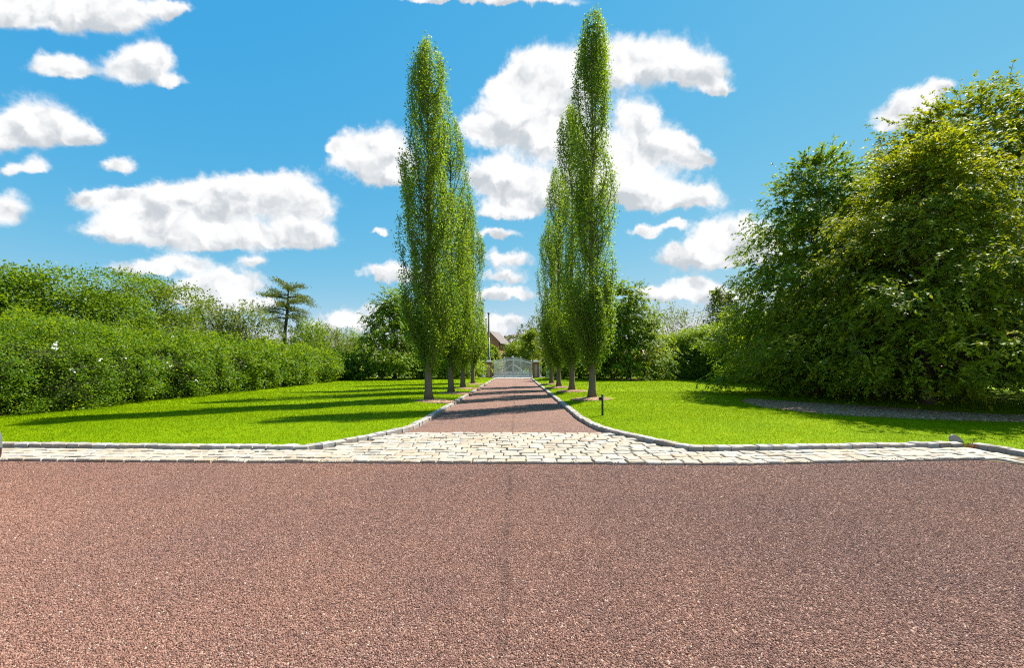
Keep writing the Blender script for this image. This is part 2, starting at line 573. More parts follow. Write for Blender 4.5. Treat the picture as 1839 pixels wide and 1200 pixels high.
def mulch_mat():
    m, t, b = new_mat('bark mulch')
    g = t.n.new('ShaderNodeNewGeometry').outputs['Position']
    v = t.voro(g, 32, 'F1', 'Color')
    c = t.ramp(t.sep(v)[0], [(0.0, (0.06, 0.036, 0.024)), (0.4, (0.24, 0.13, 0.065)), (0.75, (0.38, 0.235, 0.13)), (1.0, (0.52, 0.39, 0.28))])
    t.l.new(c, b.inputs['Base Color'])
    b.inputs['Roughness'].default_value = 0.9
    b.inputs['Specular IOR Level'].default_value = 0.15
    bn = t.n.new('ShaderNodeBump')
    bn.inputs['Strength'].default_value = 1.0
    bn.inputs['Distance'].default_value = 0.03
    t.l.new(t.sep(v)[1], bn.inputs['Height'])
    t.l.new(bn.outputs[0], b.inputs['Normal'])
    return m


M['mulch'] = mulch_mat()


def brick_mat(name, a, bb, mortar, scale):
    m, t, b = new_mat(name)
    tc = t.n.new('ShaderNodeTexCoord').outputs['Object']
    x, y, z = t.sep(tc)
    br = t.n.new('ShaderNodeTexBrick')
    t.l.new(t.comb(t.math('ADD', x, y), z, 0.0), br.inputs['Vector'])
    br.inputs['Color1'].default_value = (*a, 1)
    br.inputs['Color2'].default_value = (*bb, 1)
    br.inputs['Mortar'].default_value = (*mortar, 1)
    br.inputs['Scale'].default_value = scale
    t.l.new(br.outputs[0], b.inputs['Base Color'])
    b.inputs['Roughness'].default_value = 0.9
    return m


M['brick'] = brick_mat('red brick', (0.24, 0.075, 0.045), (0.30, 0.10, 0.06), (0.3, 0.22, 0.18), 4.5)
M['housebrick'] = brick_mat('orange brick', (0.46, 0.165, 0.065), (0.36, 0.12, 0.05), (0.40, 0.27, 0.17), 4.5)

# ------------------------------------------------------------------ plan of the ground
LEFT_PATH = [(-30.0, 8.1), (-9.3, 7.23), (-3.68, 6.97), (-3.43, 7.27), (-2.97, 8.04), (-2.72, 8.52), (-2.52, 8.95), (-2.40, 9.5), (-2.36, 10.2), (-2.36, 47.2)]
RIGHT_PATH = [(1.71, 47.2), (1.71, 11.0), (1.78, 10.15), (1.87, 9.36), (2.03, 8.85), (2.26, 8.35), (2.49, 7.95), (2.65, 7.64), (2.81, 7.29),
              (3.02, 7.04), (3.3, 6.95), (4.6, 7.01), (7.14, 7.2), (8.17, 7.32)]
RIGHT_PATH2 = [(8.24, 7.30), (8.34, 6.57), (8.42, 5.4), (8.46, 3.5), (8.4, -4.0)]
FRONT = [(-30.0, 7.1), (-9.0, 6.33), (-6.0, 6.22), (0.0, 6.12), (3.4, 6.03), (6.2, 6.29), (7.35, 6.36), (7.58, 6.1), (7.66, 5.4), (7.7, 3.5), (7.65, -4.0)]
LEFT_POLY = [(-60, 9.4)] + LEFT_PATH + [(-60, 47.2)]
RIGHT_POLY = RIGHT_PATH + RIGHT_PATH2 + [(60, -4.0), (60, 47.2)]


def seg_dist(P, path):
    d = np.full(len(P), 1e9)
    for (a, b) in zip(path[:-1], path[1:]):
        a, b = np.array(a), np.array(b)
        ab = b - a
        t = np.clip(((P - a) @ ab) / (ab @ ab), 0, 1)
        d = np.minimum(d, np.hypot(*(P - (a + t[:, None] * ab)).T))
    return d


def inside(P, poly):
    x, y = P[:, 0], P[:, 1]
    r = np.zeros(len(P), bool)
    n = len(poly)
    for i in range(n):
        (x1, y1), (x2, y2) = poly[i], poly[(i + 1) % n]
        if y1 == y2:
            continue
        c = ((y1 > y) != (y2 > y)) & (x < (x2 - x1) * (y - y1) / (y2 - y1) + x1)
        r ^= c
    return r


def lawn_sd(P, side):
    if side < 0:
        d = seg_dist(P, LEFT_PATH)
        return np.where(inside(P, LEFT_POLY), d, -d)
    d = np.minimum(seg_dist(P, RIGHT_PATH), seg_dist(P, RIGHT_PATH2 if False else [RIGHT_PATH[-1]] + RIGHT_PATH2))
    return np.where(inside(P, RIGHT_POLY), d, -d)


def wob(P, s=1.0, k=0.0):
    x, y = P[:, 0] * s, P[:, 1] * s
    return (np.sin(1.7 * x + 0.6 * y + k) + np.sin(-0.9 * x + 1.9 * y + 2.1 + k) + 0.5 * np.sin(3.1 * x + 2.3 * y + 4 + k)) / 2.5


MOUNDS = []      # (x, y, radius, height)


def lawn_z(P, side):
    s = lawn_sd(P, side)
    z = 0.085 + 0.125 * np.clip((s - 0.2) / 2.2, 0, 1) ** 0.8 + 0.012 * wob(P, 0.8) * np.clip(s, 0, 1)
    z = np.where(s < 0.1, 0.06 - (0.1 - s) * 2.0, z)
    return np.maximum(z, -0.2), s


def zl(x, y):
    z, _ = lawn_z(np.array([[x, y]]), -1 if x < 0 else 1)
    return float(z[0])


def axis(parts):
    out = []
    for a, b, st in parts:
        out += list(np.arange(a, b - 1e-6, st))
    out.append(parts[-1][1])
    return np.array(sorted(set(np.round(out, 4))))


def heightfield(name, xs, ys, zfun, keep, mat, smooth=True):
    X, Y = np.meshgrid(xs, ys)
    P = np.stack([X.ravel(), Y.ravel()], 1)
    Z, S = zfun(P)
    n = len(xs)
    i = np.arange((len(ys) - 1) * n).reshape(len(ys) - 1, n)[:, :-1].ravel()
    F = np.stack([i, i + 1, i + n + 1, i + n], 1)
    F = F[(S[F] > keep).any(1)]
    used = np.unique(F)
    mp = np.zeros(len(P), int)
    mp[used] = np.arange(len(used))
    V = np.concatenate([P, Z[:, None]], 1)[used]
    me = np_mesh(name, V, mp[F], smooth=smooth)
    return link(name, me, mat)


# far ground, one sheet to the horizon
g = MB()
g.add([(-3000, -3000, -0.25), (3000, -3000, -0.25), (3000, 3000, -0.25), (-3000, 3000, -0.25)], [(0, 1, 2, 3)])
props(link('ground', g.mesh('ground'), M['field']), 'open green ground reaching to the horizon behind the gate', 'ground', kind='structure')

g = MB()
pl = [(-40, -14), (9.2, -14), (9.2, 7.6), (4.5, 7.6), (3.4, 8.9), (-3.4, 8.9), (-4.5, 7.7), (-40, 8.9)]
g.add([(x, y, 0) for x, y in pl], [tuple(range(len(pl)))])
props(link('forecourt', g.mesh('forecourt'), M['gravel']), 'red brown gravel forecourt spreading across the whole foreground', 'forecourt', kind='structure')
g = MB()
g.add([(-2.95, 8.83, 0.006), (2.6, 8.83, 0.006), (2.2, 10, 0.006), (1.9, 11.5, 0.006), (1.9, 46.8, 0.006), (-2.55, 46.8, 0.006), (-2.55, 10.2, 0.006)],
      [tuple(range(7))])
props(link('driveway', g.mesh('driveway'), M['gravel']), 'long red brown gravel driveway running between the poplars to the gate', 'driveway', kind='structure')
g = MB()
g.box(-2.75, 46.85, -0.2, 2.0, 52.5, 0.02)
props(link('gate_threshold', g.mesh('gate_threshold'), M['cobble_far']), 'pale stone strip across the driveway under the white gate', 'threshold', kind='structure')

g = MB()
g.add([(-3.2, 52.5, -0.02), (2.6, 52.5, -0.02), (6, 60, -0.1), (60, 62, -0.2), (60, 70, -0.2), (-60, 70, -0.2), (-60, 62, -0.2), (-6, 60, -0.1)], [tuple(range(8))])
props(link('road', g.mesh('road'), M['road']), 'pale grey road passing beyond the white gate', 'road', kind='structure')
lawn_l = heightfield('lawn', axis([(-60, -17, 2.0), (-17, -4.2, 0.3), (-4.2, -2.2, 0.05)]),
                     axis([(6.8, 9.6, 0.07), (9.6, 20, 0.35), (20, 48, 0.8)]), lambda P: lawn_z(P, -1), 0.0, M['lawn'])
props(lawn_l, 'mown green lawn striped by poplar shadows left of the driveway', 'lawn', kind='structure')
lawn_r = heightfield('lawn', axis([(1.5, 3.6, 0.05), (3.6, 8.0, 0.25), (8.0, 8.8, 0.05), (8.8, 20, 0.5), (20, 60, 2.5)]),
                     axis([(-4, 6.6, 0.5), (6.6, 9.6, 0.07), (9.6, 20, 0.35), (20, 48, 0.8)]), lambda P: lawn_z(P, 1), 0.0, M['lawn'])
props(lawn_r, 'mown green lawn with the black stake light right of the driveway', 'lawn', kind='structure')


# ------------------------------------------------------------------ kerbs and setts
def stone_mesh(name, L, W, H, rng, rough=0.006, inset=0.012):
    """one worn block: outer ring at the foot, ring at the shoulder, inset uneven top"""
    hx, hy = L / 2, W / 2
    ring = [(-hx, -hy), (0, -hy), (hx, -hy), (hx, 0), (hx, hy), (0, hy), (-hx, hy), (-hx, 0)]
    j = lambda s: rng.uniform(-s, s)
    base = [(x + j(rough), y + j(rough), 0) for x, y in ring]
    sh = [(b[0] + j(rough * .6), b[1] + j(rough * .6), H - inset * rng.uniform(0.5, 1.1)) for b in base]
    top = []
    for x, y, z in sh:
        top.append((x * (1 - inset * 1.1 / hx), y * (1 - inset * 1.1 / hy), H + j(rough * 0.7)))
    mb = MB()
    vs = base + sh + top + [(j(0.01), j(0.01), H + rng.uniform(0, rough))]
    fs = []
    for k in range(8):
        q = (k + 1) % 8
        fs += [(k, q, 8 + q, 8 + k), (8 + k, 8 + q, 16 + q, 16 + k), (16 + k, 16 + q, 24)]
    mb.add(vs, fs)
    return mb.mesh(name)


rng = random.Random(3)
KST = [stone_mesh('kerb_stone', 0.238 * rng.uniform(0.97, 1.03), 0.175, 0.19, rng, 0.009, 0.016) for _ in range(12)]


def walk(path):
    """(point, direction) sampler along a polyline"""
    seg = []
    s = 0.0
    for a, b in zip(path[:-1], path[1:]):
        l = math.hypot(b[0] - a[0], b[1] - a[1])
        seg.append((s, l, a, b))
        s += l

    def at(t):
        for (s0, l, a, b) in seg:
            if t <= s0 + l or (s0, l, a, b) == seg[-1]:
                k = (t - s0) / l
                return (a[0] + (b[0] - a[0]) * k, a[1] + (b[1] - a[1]) * k), math.atan2(b[1] - a[1], b[0] - a[0])
    return at, s


def kerb(path, side, label, start=0.0):
    k = thing('kerb', label, 'kerb', kind='structure')
    at, tot = walk(path)
    n = round((tot - start) / 0.247)
    step = (tot - start) / n
    for i in range(n):
        t0 = start + (i + 0.5) * step
        (x, y), a = at(t0)
        (xa, ya), _ = at(max(0, t0 - 0.12))
        (xb, yb), _ = at(min(tot, t0 + 0.12))
        a = math.atan2(yb - ya, xb - xa)
        nx, ny = -math.sin(a) * side, math.cos(a) * side       # towards the lawn
        off = 0.088 + rng.uniform(-0.010, 0.010)
        me = KST[rng.randrange(len(KST))]
        o = link('kerb_stone', me, M['kerb'], k, (x + nx * off, y + ny * off, -0.085 + rng.uniform(-0.009, 0.007)))
        o.rotation_euler = (rng.uniform(-0.035, 0.035), rng.uniform(-0.02, 0.02), a + rng.uniform(-0.03, 0.03) + (math.pi if rng.random() < 0.5 else 0))
        o.scale = (rng.uniform(0.95, 1.0) * step / 0.247, 1, 1)
    return k


kerb(LEFT_PATH, 1, 'grey granite block kerb edging the left lawn and driveway', 18.5)
kerb(RIGHT_PATH, 1, 'grey granite block kerb curving round the right lawn')
kerb(RIGHT_PATH2, 1, 'short grey kerb turning towards the camera at far right', 0.02)

apron = thing('cobbled_apron', 'pale granite sett apron across the mouth of the driveway', 'cobbles', kind='structure')
g = MB()
pl = [(-30, 7.1), (-9.0, 6.34), (0, 6.13), (3.4, 6.04), (6.2, 6.3), (7.35, 6.37), (7.6, 6.1), (7.7, 3.5), (7.65, -4), (8.5, -4), (8.5, 6.0), (8.3, 7.4), (3.3, 7.05), (2.1, 8.84), (-2.6, 8.84), (-3.7, 7.08), (-9.3, 7.33), (-30, 8.2)]
g.add([(x, y, 0.008) for x, y in pl], [tuple(range(len(pl)))])
link('joint_bed', g.mesh('joint_bed'), M['joint'], apron)
SETT = [stone_mesh('cobblestone', 0.256, 0.186, 0.064, rng, 0.010, 0.012) for _ in range(14)]
setts = []


def front_y(x):
    for a, b in zip(FRONT[:6], FRONT[1:7]):
        if a[0] <= x <= b[0]:
            return a[1] + (b[1] - a[1]) * (x - a[0]) / (b[0] - a[0])
    return 6.35


back_at = [p for p in LEFT_PATH if p[0] <= -2.5] + [(-2.5, 8.84), (2.03, 8.84)] + [p for p in reversed(RIGHT_PATH[4:9])][::-1]


def back_y(x):
    if x < -3.68:
        return 6.97 + (-3.68 - x) * 0.0465
    pts = [(-3.68, 6.97), (-3.43, 7.27), (-2.97, 8.04), (-2.72, 8.52), (-2.55, 8.82), (2.04, 8.82), (2.26, 8.35), (2.49, 7.95), (2.65, 7.64), (2.81, 7.29), (3.02, 7.04), (3.3, 6.95), (4.6, 7.01), (7.14, 7.2), (8.2, 7.32)]
    for a, b in zip(pts[:-1], pts[1:]):
        if a[0] <= x <= b[0]:
            return a[1] + (b[1] - a[1]) * (x - a[0]) / (b[0] - a[0])
    return 7.3


PIT = 0.206
for row in range(13):
    x = -13.0 + rng.uniform(0, 0.25)
    while x < 8.0:
        L = 0.268 * rng.uniform(0.88, 1.12)
        xc = x + L / 2
        y0 = front_y(xc)
        yc = y0 + PIT * (row + 0.5)
        lim = min(back_y(x + 0.03), back_y(xc), back_y(x + L - 0.03))
        if yc + PIT * 0.32 < lim + 0.02:
            setts.append((xc, yc, L, rng.uniform(-0.03, 0.03) + (0.04 if xc > 3.4 else -0.02 if xc > 0 else 0)))
        x += L
# the strip that turns the corner and runs towards the camera
for row in range(4):
    y = 6.36
    while y > -2.0:
        L = 0.272 * rng.uniform(0.85, 1.15)
        yc = y - L / 2
        if yc < 6.3:
            setts.append((7.76 + 0.19 * row - 0.006 * max(0, yc - 3.5) ** 2, yc, L, math.pi / 2 + rng.uniform(-0.05, 0.05)))
        y -= L
order = sorted(range(len(setts)), key=lambda i: setts[i][1] + (50 if abs(setts[i][0]) > 1.29 * setts[i][1] + 0.3 else 0))
rest = []
for rank, i in enumerate(order):
    x, y, L, a = setts[i]
    me = SETT[rng.randrange(len(SETT))]
    loc = (x + rng.uniform(-.008, .008), y + rng.uniform(-.008, .008), -0.024 + rng.uniform(-0.006, 0.008))
    rot = (rng.uniform(-0.04, 0.04), rng.uniform(-0.035, 0.035), a + (math.pi if rng.random() < .5 else 0))
    sc = (L / 0.272, rng.uniform(0.94, 1.02), 1)
    if rank < 300:
        o = link('cobblestone', me, M['cobble'], apron, loc)
        o.rotation_euler = rot
        o.scale = sc
    else:
        rest.append((me, loc, rot, sc))
if rest:
    from mathutils import Euler
    mb = MB()
    for me, loc, rot, sc in rest:
        mt = Matrix.LocRotScale(Vector(loc), Euler(rot), Vector(sc))
        mb.add([mt @ v.co for v in me.vertices], [tuple(p.vertices) for p in me.polygons])
    props(link('cobblestones', mb.mesh('cobblestones'), M['cobble_far'], apron), kind='stuff')

# leaning stone and dead leaves in the kerb gap at far right
mb = MB()
rr = random.Random(5)
pr = [(-0.15, 0.0), (-0.16, 0.10), (-0.13, 0.17), (-0.07, 0.205), (0.0, 0.19), (0.08, 0.13), (0.15, 0.05), (0.17, 0.0)]
mb.loft([[(x * 0.98, -0.045, z) for x, z in pr], [(x, -0.03, z * 1.02) for x, z in pr], [(x, 0.03, z * 1.02) for x, z in pr], [(x * .98, 0.045, z) for x, z in pr]])
st = link('leaning_stone', mb.mesh('leaning_stone'), M['kerb'])
st.location = (8.20, 7.47, 0.085)
st.scale = (0.66, 0.45, 0.66)
st.rotation_euler = (R(-8), 0, R(-6))
props(st, 'grey stone slab standing up behind the end of the kerb', 'stone')


# ------------------------------------------------------------------ foliage tools
def unit(v):
    return v / (np.linalg.norm(v, axis=1, keepdims=True) + 1e-9)


def leaf_geo(P, A, N, L, W, curl=0.14):
    """folded leaf quads: base, side, tip, side"""
    A = unit(A)
    S = unit(np.cross(N, A))
    N = np.cross(A, S)
    L = np.broadcast_to(np.asarray(L, float), (len(P),))[:, None]
    W = np.broadcast_to(np.asarray(W, float), (len(P),))[:, None]
    m = P + A * L * 0.45 + N * W * curl
    V = np.stack([P, m + S * W * 0.5, P + A * L - N * W * curl * 0.5, m - S * W * 0.5], 1).reshape(-1, 3)
    F = np.arange(len(P) * 4).reshape(-1, 4)
    return V, F


def leaves_obj(name, P, A, N, L, W, tone, mat, parent):
    V, F = leaf_geo(P, A, N, L, W)
    return link(name, np_mesh(name, V, F, np.clip(tone, 0, 1)), mat, parent)


def rdir(g, n):
    return unit(g.normal(size=(n, 3)))


def tube_batch(paths, rads, n=3):
    """many thin tubes of equal point count. paths (k,m,3), rads (k,m)"""
    k, m, _ = paths.shape
    d = np.gradient(paths, axis=1)
    d = d / (np.linalg.norm(d, axis=2, keepdims=True) + 1e-9)
    ref = np.where(np.abs(d[..., 2:3]) < 0.9, np.array([0, 0, 1.0]), np.array([1.0, 0, 0]))
    a = np.cross(d, ref)
    a /= np.linalg.norm(a, axis=2, keepdims=True) + 1e-9
    b = np.cross(d, a)
    th = np.arange(n) * 2 * np.pi / n
    V = paths[:, :, None] + rads[:, :, None, None] * (a[:, :, None] * np.cos(th)[None, None, :, None] + b[:, :, None] * np.sin(th)[None, None, :, None])
    idx = np.arange(k * m * n).reshape(k, m, n)
    i0 = idx[:, :-1]
    i1 = idx[:, 1:]
    F = np.stack([i0, np.roll(i0, -1, 2), np.roll(i1, -1, 2), i1], -1).reshape(-1, 4)
    return V.reshape(-1, 3), F


def trunk_obj(parent, H, r0, mat, g, name='trunk', lean=0.03, flare=1.7, n=10, z0=-0.15):
    pts, rad = [], []
    ph = g.uniform(0, 6.28, 2)
    for t in np.linspace(0, 1, 12):
        z = z0 + t ** 1.4 * (H - z0)
        pts.append((lean * math.sin(2.1 * z / 3 + ph[0]) * min(1, z), lean * math.sin(1.7 * z / 3 + ph[1]) * min(1, z), z))
        fl = 1 + (flare - 1) * math.exp(-max(z, 0) * 6.0)
        rad.append(max(0.012, r0 * (1 - 0.9 * t ** 1.1) * fl))
    mb = MB()
    mb.tube(pts, rad, n)
    return link(name, mb.mesh(name, True), mat, parent)


def mulch_ring(x, y, rx, ry, label, h=0.10, seed=0):
    n = 28
    mb = MB()
    z0 = zl(x, y)
    rings = []
    gg = random.Random(seed)
    jit = [gg.uniform(0.9, 1.1) for _ in range(n)]
    for s, hz in ((1.0, -0.03), (0.9, 0.02), (0.6, h * 0.55), (0.3, h * 0.95), (0.06, h)):
        rings.append([(rx * s * jit[k] * math.cos(2 * math.pi * k / n), ry * s * jit[k] * math.sin(2 * math.pi * k / n), hz) for k in range(n)])
    mb.loft(rings)
    o = link('mulch_ring', mb.mesh('mulch_ring', True), M['mulch'])
    o.location = (x, y, z0)
    return props(o, label, 'mulch', 'bark mulch rings round the poplars', 'structure')


# ------------------------------------------------------------------ poplars
def poplar(x, y, H, Rm, lab, seed, nb=100, leaf=0.078, per_m=120, z0=None, r0=0.152):
    g = np.random.default_rng(seed)
    zb = z0 if z0 is not None else zl(x, y) + 0.06
    t = thing('poplar_tree', lab, 'tree', (x, y, zb), 0, 'columnar poplars along the driveway')
    trunk_obj(t, H * 0.93, r0, M['bark'], g, flare=1.55)
    cb = 1.75

    def prof(s):
        return np.interp(s, [0, 0.05, 0.14, 0.3, 0.6, 0.78, 0.9, 0.96, 1.0], [0.62, 0.92, 1.06, 1.10, 1.0, 0.86, 0.66, 0.5, 0.22])
    low = nb // 3
    nb += low
    phi = g.uniform(0, 2 * np.pi, nb)
    zs = cb - 0.7 + (H - 1.0 - cb) * g.uniform(0, 1, nb) ** 1.15
    zs[-low:] = cb - 0.85 + g.uniform(0, 1.3, low)
    ln = g.uniform(1.8, 3.4, nb)
    ze = np.minimum(zs + ln, H - np.abs(g.normal(0, 0.8, nb)) - 0.1)
    ze[:5] = H + g.uniform(-0.55, 0.12, 5)
    zs[:5] = H - g.uniform(2.4, 3.4, 5)
    zs = np.minimum(zs, ze - 0.9)
    k = 9
    T = np.linspace(0, 1, k)
    Z = zs[:, None] + (ze - zs)[:, None] * T
    rfrac = np.sqrt(g.uniform(0.08, 1.10, nb)) * np.where(g.uniform(0, 1, nb) < 0.12, 1.16, 1.0)
    Sx = np.clip((Z - cb) / (H - cb), 0, 1)
    rad = Rm * prof(Sx) * rfrac[:, None] * (1 - np.exp(-T * 5.0))[None] * (1 + 0.10 * np.sin(T * 5 + phi[:, None]))
    ph = phi[:, None] + 0.25 * np.sin(T * 3 + zs[:, None])
    path = np.stack([rad * np.cos(ph), rad * np.sin(ph), Z], -1)
    V, F = tube_batch(path[:, :, :], np.linspace(0.022, 0.006, k)[None].repeat(nb, 0), 3)
    props(link('limbs', np_mesh('limbs', V, F), M['bark'], t), kind='stuff')
    # leaves along the strands
    cnt = ((ze - zs) * per_m * 1.18).astype(int)
    bi = np.repeat(np.arange(nb), cnt)
    n = len(bi)
    u = g.uniform(0.03, 1.0, n) ** 0.9 * (k - 1)
    i0 = np.minimum(u.astype(int), k - 2)
    fr = (u - i0)[:, None]
    C = path[bi, i0] * (1 - fr) + path[bi, i0 + 1] * fr
    sp = 0.055 + 0.125 * np.sqrt(1 - (u / (k - 1)) * 0.75)
    P = C + g.normal(size=(n, 3)) * (sp * 0.80)[:, None] * np.array([0.9, 0.9, 1.0])
    out = unit(P * np.array([1, 1, 0]) + 1e-6)
    A = unit(out * 0.5 + rdir(g, n) * 0.9 + np.array([0, 0, -0.25]))
    N = unit(out * 0.45 + rdir(g, n) * 0.8 + np.array([0, 0, 0.45]))
    L = leaf * 0.86 * g.uniform(0.7, 1.2, n)
    strand = g.normal(0, 0.15, nb)[bi]
    tone = 0.54 + strand + g.normal(0, 0.2, n)
    leaves_obj('crown', P, A, N, L, L * 0.82, tone, M['poplar'], t)
    return t


POP = [
    (3.08, 16.3, 16.0, 0.92, 'tallest poplar, nearest on the right, beside the black stake light', 11, 125, 0.078, 125),
    (2.94, 21.2, 15.4, 0.98, 'second poplar of the right row, behind the tallest one', 12, 110, 0.085, 95),
    (2.68, 25.2, 14.0, 0.98, 'third poplar of the right row counted from the camera', 13, 95, 0.095, 75),
    (2.63, 29.9, 12.4, 1.0, 'last poplar of the right row, nearest the right gate pillar', 14, 85, 0.105, 60),
    (-3.40, 15.6, 14.2, 0.98, 'nearest poplar of the left row, blunt topped, in front of the others', 15, 120, 0.078, 125),
    (-3.28, 20.2, 14.0, 1.02, 'second poplar of the left row, behind the nearest one', 16, 105, 0.085, 95),
    (-3.27, 24.6, 12.5, 1.0, 'third poplar of the left row counted from the camera', 17, 95, 0.095, 75),
    (-3.25, 30.1, 11.9, 1.0, 'last poplar of the left row, nearest the left gate pillar', 18, 85, 0.105, 60),
]
MUL = ['bark mulch ring round the tallest right hand poplar behind the stake light', 'bark mulch ring round the second poplar of the right row',
       'bark mulch ring round the third poplar of the right row', 'bark mulch ring round the last poplar of the right row',
       'bark mulch ring round the nearest poplar of the left row', 'bark mulch ring round the second poplar of the left row',
       'bark mulch ring round the third poplar of the left row', 'bark mulch ring round the last poplar of the left row']
for i, (x, y, H, Rm, lab, sd_, nb, lf, pm) in enumerate(POP):
    poplar(x, y, H - zl(x, y) - 0.06, Rm, lab, sd_, nb, lf, pm)
    mulch_ring(x + (0.1 if x > 0 else 0.15), y - 0.1, 0.95, 0.75, MUL[i], 0.09, i)


# ------------------------------------------------------------------ drooping, spray leaved trees
def spray_tree(name, x, y, H, prof_pts, lab, seed, ncl=420, spr=16, leaf=0.10, lps=14, mat='beech', tw=0.13, z0=None, group=None, low=0.45, r0=0.2, cat='tree', dark=0.0, spray_len=0.6, cl=0.36):
    """broad tree: clumps of drooping leafy sprays gathered over a tapering crown"""
    g = np.random.default_rng(seed)
    zb = z0 if z0 is not None else zl(x, y)
    t = thing(name, lab, cat, (x, y, zb), 0, group)
    trunk_obj(t, H * 0.9, r0, M['bark2'], g, flare=1.4)
    pz, pr = map(np.array, zip(*prof_pts))
    rmax = pr.max()
    # clump centres, spread evenly over the crown's skin with a share of inner ones
    zz = low + (H - low) * g.uniform(0, 1, ncl * 6)
    wz = np.interp(zz / H, pz, pr)
    zz = zz[g.uniform(0, 1, len(zz)) < (wz + 0.25 * rmax) / (1.25 * rmax)][:ncl]
    nb = len(zz)
    phi = g.uniform(0, 2 * np.pi, nb)
    ph = g.uniform(0, 6.28, 4)
    lobes = 1 + 0.11 * np.sin(phi * 3 + zz * 0.9 + ph[0]) + 0.10 * np.sin(phi * 5 - zz * 2.6 + ph[1]) + 0.09 * np.sin(phi * 2 + zz * 4.4 + ph[2])
    dep = 1 - 0.36 * g.uniform(0, 1, nb) ** 1.6
    rt = np.interp(zz / H, pz, pr) * lobes * dep * g.uniform(0.92, 1.06, nb)
    inner = g.uniform(0, 1, nb) < 0.24
    rt = np.where(inner, rt * g.uniform(0.45, 0.75, nb), rt)
    CC = np.stack([rt * np.cos(phi), rt * np.sin(phi), zz], 1)
    # limbs reach a share of the clumps
    k = 7
    T = np.linspace(0, 1, k)
    li = g.permutation(nb)[:max(12, nb // 5)]
    zst = np.clip(zz[li] - rt[li] * g.uniform(0.0, 0.5, len(li)), 0.5, H * 0.86)
    e = CC[li] * np.array([0.86, 0.86, 1.0])
    path = np.zeros((len(li), k, 3))
    path[:, :, 0] = e[:, :1] * T
    path[:, :, 1] = e[:, 1:2] * T
    path[:, :, 2] = zst[:, None] * (1 - T) + e[:, 2:] * T + (0.12 * rt[li])[:, None] * np.sin(T * np.pi)
    path[:, 1:-1] += g.normal(size=(len(li), k - 2, 3)) * 0.05
    V, F = tube_batch(path, np.linspace(0.034, 0.005, k)[None].repeat(len(li), 0) * (H / 9), 4)
    props(link('limbs', np_mesh('limbs', V, F), M['bark2'], t), kind='stuff')
    # sprays
    bi = np.repeat(np.arange(nb), spr)
    n = len(bi)
    C = CC[bi] + g.normal(size=(n, 3)) * np.array([cl, cl, cl * 0.36])
    C[:, 2] = np.maximum(C[:, 2], 0.3)
    clump_ang = phi + g.normal(0, 0.5, nb)
    ang = clump_ang[bi] + g.normal(0, 0.85, n)
    outd = np.stack([np.cos(ang), np.sin(ang), np.zeros(n)], 1)
    sl = spray_len * g.uniform(0.5, 1.3, n)
    topness = np.clip((C[:, 2] / H - 0.8) / 0.2, 0, 1)
    rise = g.uniform(0.0, 0.6, n) + topness * 0.5
    droop = g.uniform(0.3, 1.1, n) * (1 - topness * 0.9)
    m = 5
    q = np.linspace(0, 1, m)
    tp = C[:, None] + outd[:, None] * (sl[:, None] * q)[..., None] * 0.8
    tp[:, :, 2] += sl[:, None] * (rise[:, None] * q - droop[:, None] * q ** 2)
    tp[:, :, 2] = np.maximum(tp[:, :, 2], 0.12)
    sel = g.uniform(0, 1, n) < tw
    V, F = tube_batch(tp[sel], np.linspace(0.0085, 0.0035, m)[None].repeat(sel.sum(), 0) * (leaf / 0.1), 3)
    props(link('twigs_or_core', np_mesh('twigs_or_core', V, F), M['twig'], t), kind='stuff')
    li = np.repeat(np.arange(n), lps)
    nl = len(li)
    uu = g.uniform(0.1, 1.0, nl) ** 0.7 * (m - 1)
    j0 = np.minimum(uu.astype(int), m - 2)
    ff = (uu - j0)[:, None]
    P = tp[li, j0] * (1 - ff) + tp[li, j0 + 1] * ff
    tang = unit(tp[li, j0 + 1] - tp[li, j0])
    side = unit(np.cross(tang, np.array([0, 0, 1.0])))
    sg = np.where(g.uniform(0, 1, nl) < 0.5, -1.0, 1.0)[:, None]
    A = unit(tang * 0.8 + side * sg * g.uniform(0.2, 1.1, nl)[:, None] + rdir(g, nl) * 0.5 + np.array([0, 0, -0.15]))
    N = unit(np.array([0, 0, 1.0]) + outd[li] * 0.25 + rdir(g, nl) * 0.7)
    P = P + rdir(g, nl) * 0.03
    L = leaf * g.uniform(0.65, 1.25, nl) * np.where(inner[bi][li], 1.6, 1.0)
    tone = 0.36 - dark + g.normal(0, 0.17, nb)[bi][li] + 0.30 * (uu / (m - 1)) * g.uniform(0, 1, nl) + g.normal(0, 0.10, n)[li] + g.normal(0, 0.07, nl)
    leaves_obj('crown', P, A, N, L, L * 0.46, tone, M[mat], t)
    return t


DROOP = 'drooping broad trees on the right lawn'
CONE = [(0, 0.86), (0.06, 1.0), (0.2, 0.94), (0.4, 0.77), (0.6, 0.58), (0.8, 0.36), (0.93, 0.20), (1.0, 0.06)]
sc = lambda pts, r: [(a, b * r) for a, b in pts]
spray_tree('drooping_tree', 13.8, 13.5, 8.3, sc([(0, 0.88), (0.06, 1.0), (0.2, 0.95), (0.4, 0.80), (0.6, 0.60), (0.8, 0.36), (0.93, 0.18), (1.0, 0.05)], 5.1), 'broad drooping tree at the front of the right group, branches brushing the grass', 31, 740, 17, 0.105, 13, group=DROOP, low=0.8)
spray_tree('drooping_tree', 13.5, 18.0, 10.3, sc([(0, 0.9), (0.15, 1.0), (0.28, 0.96), (0.52, 0.80), (0.77, 0.54), (0.9, 0.33), (0.96, 0.21), (1, 0.08)], 3.9), 'darker round topped tree at the back left of the right group', 32, 600, 15, 0.128, 11, mat='beech2', group=DROOP, dark=0.10)
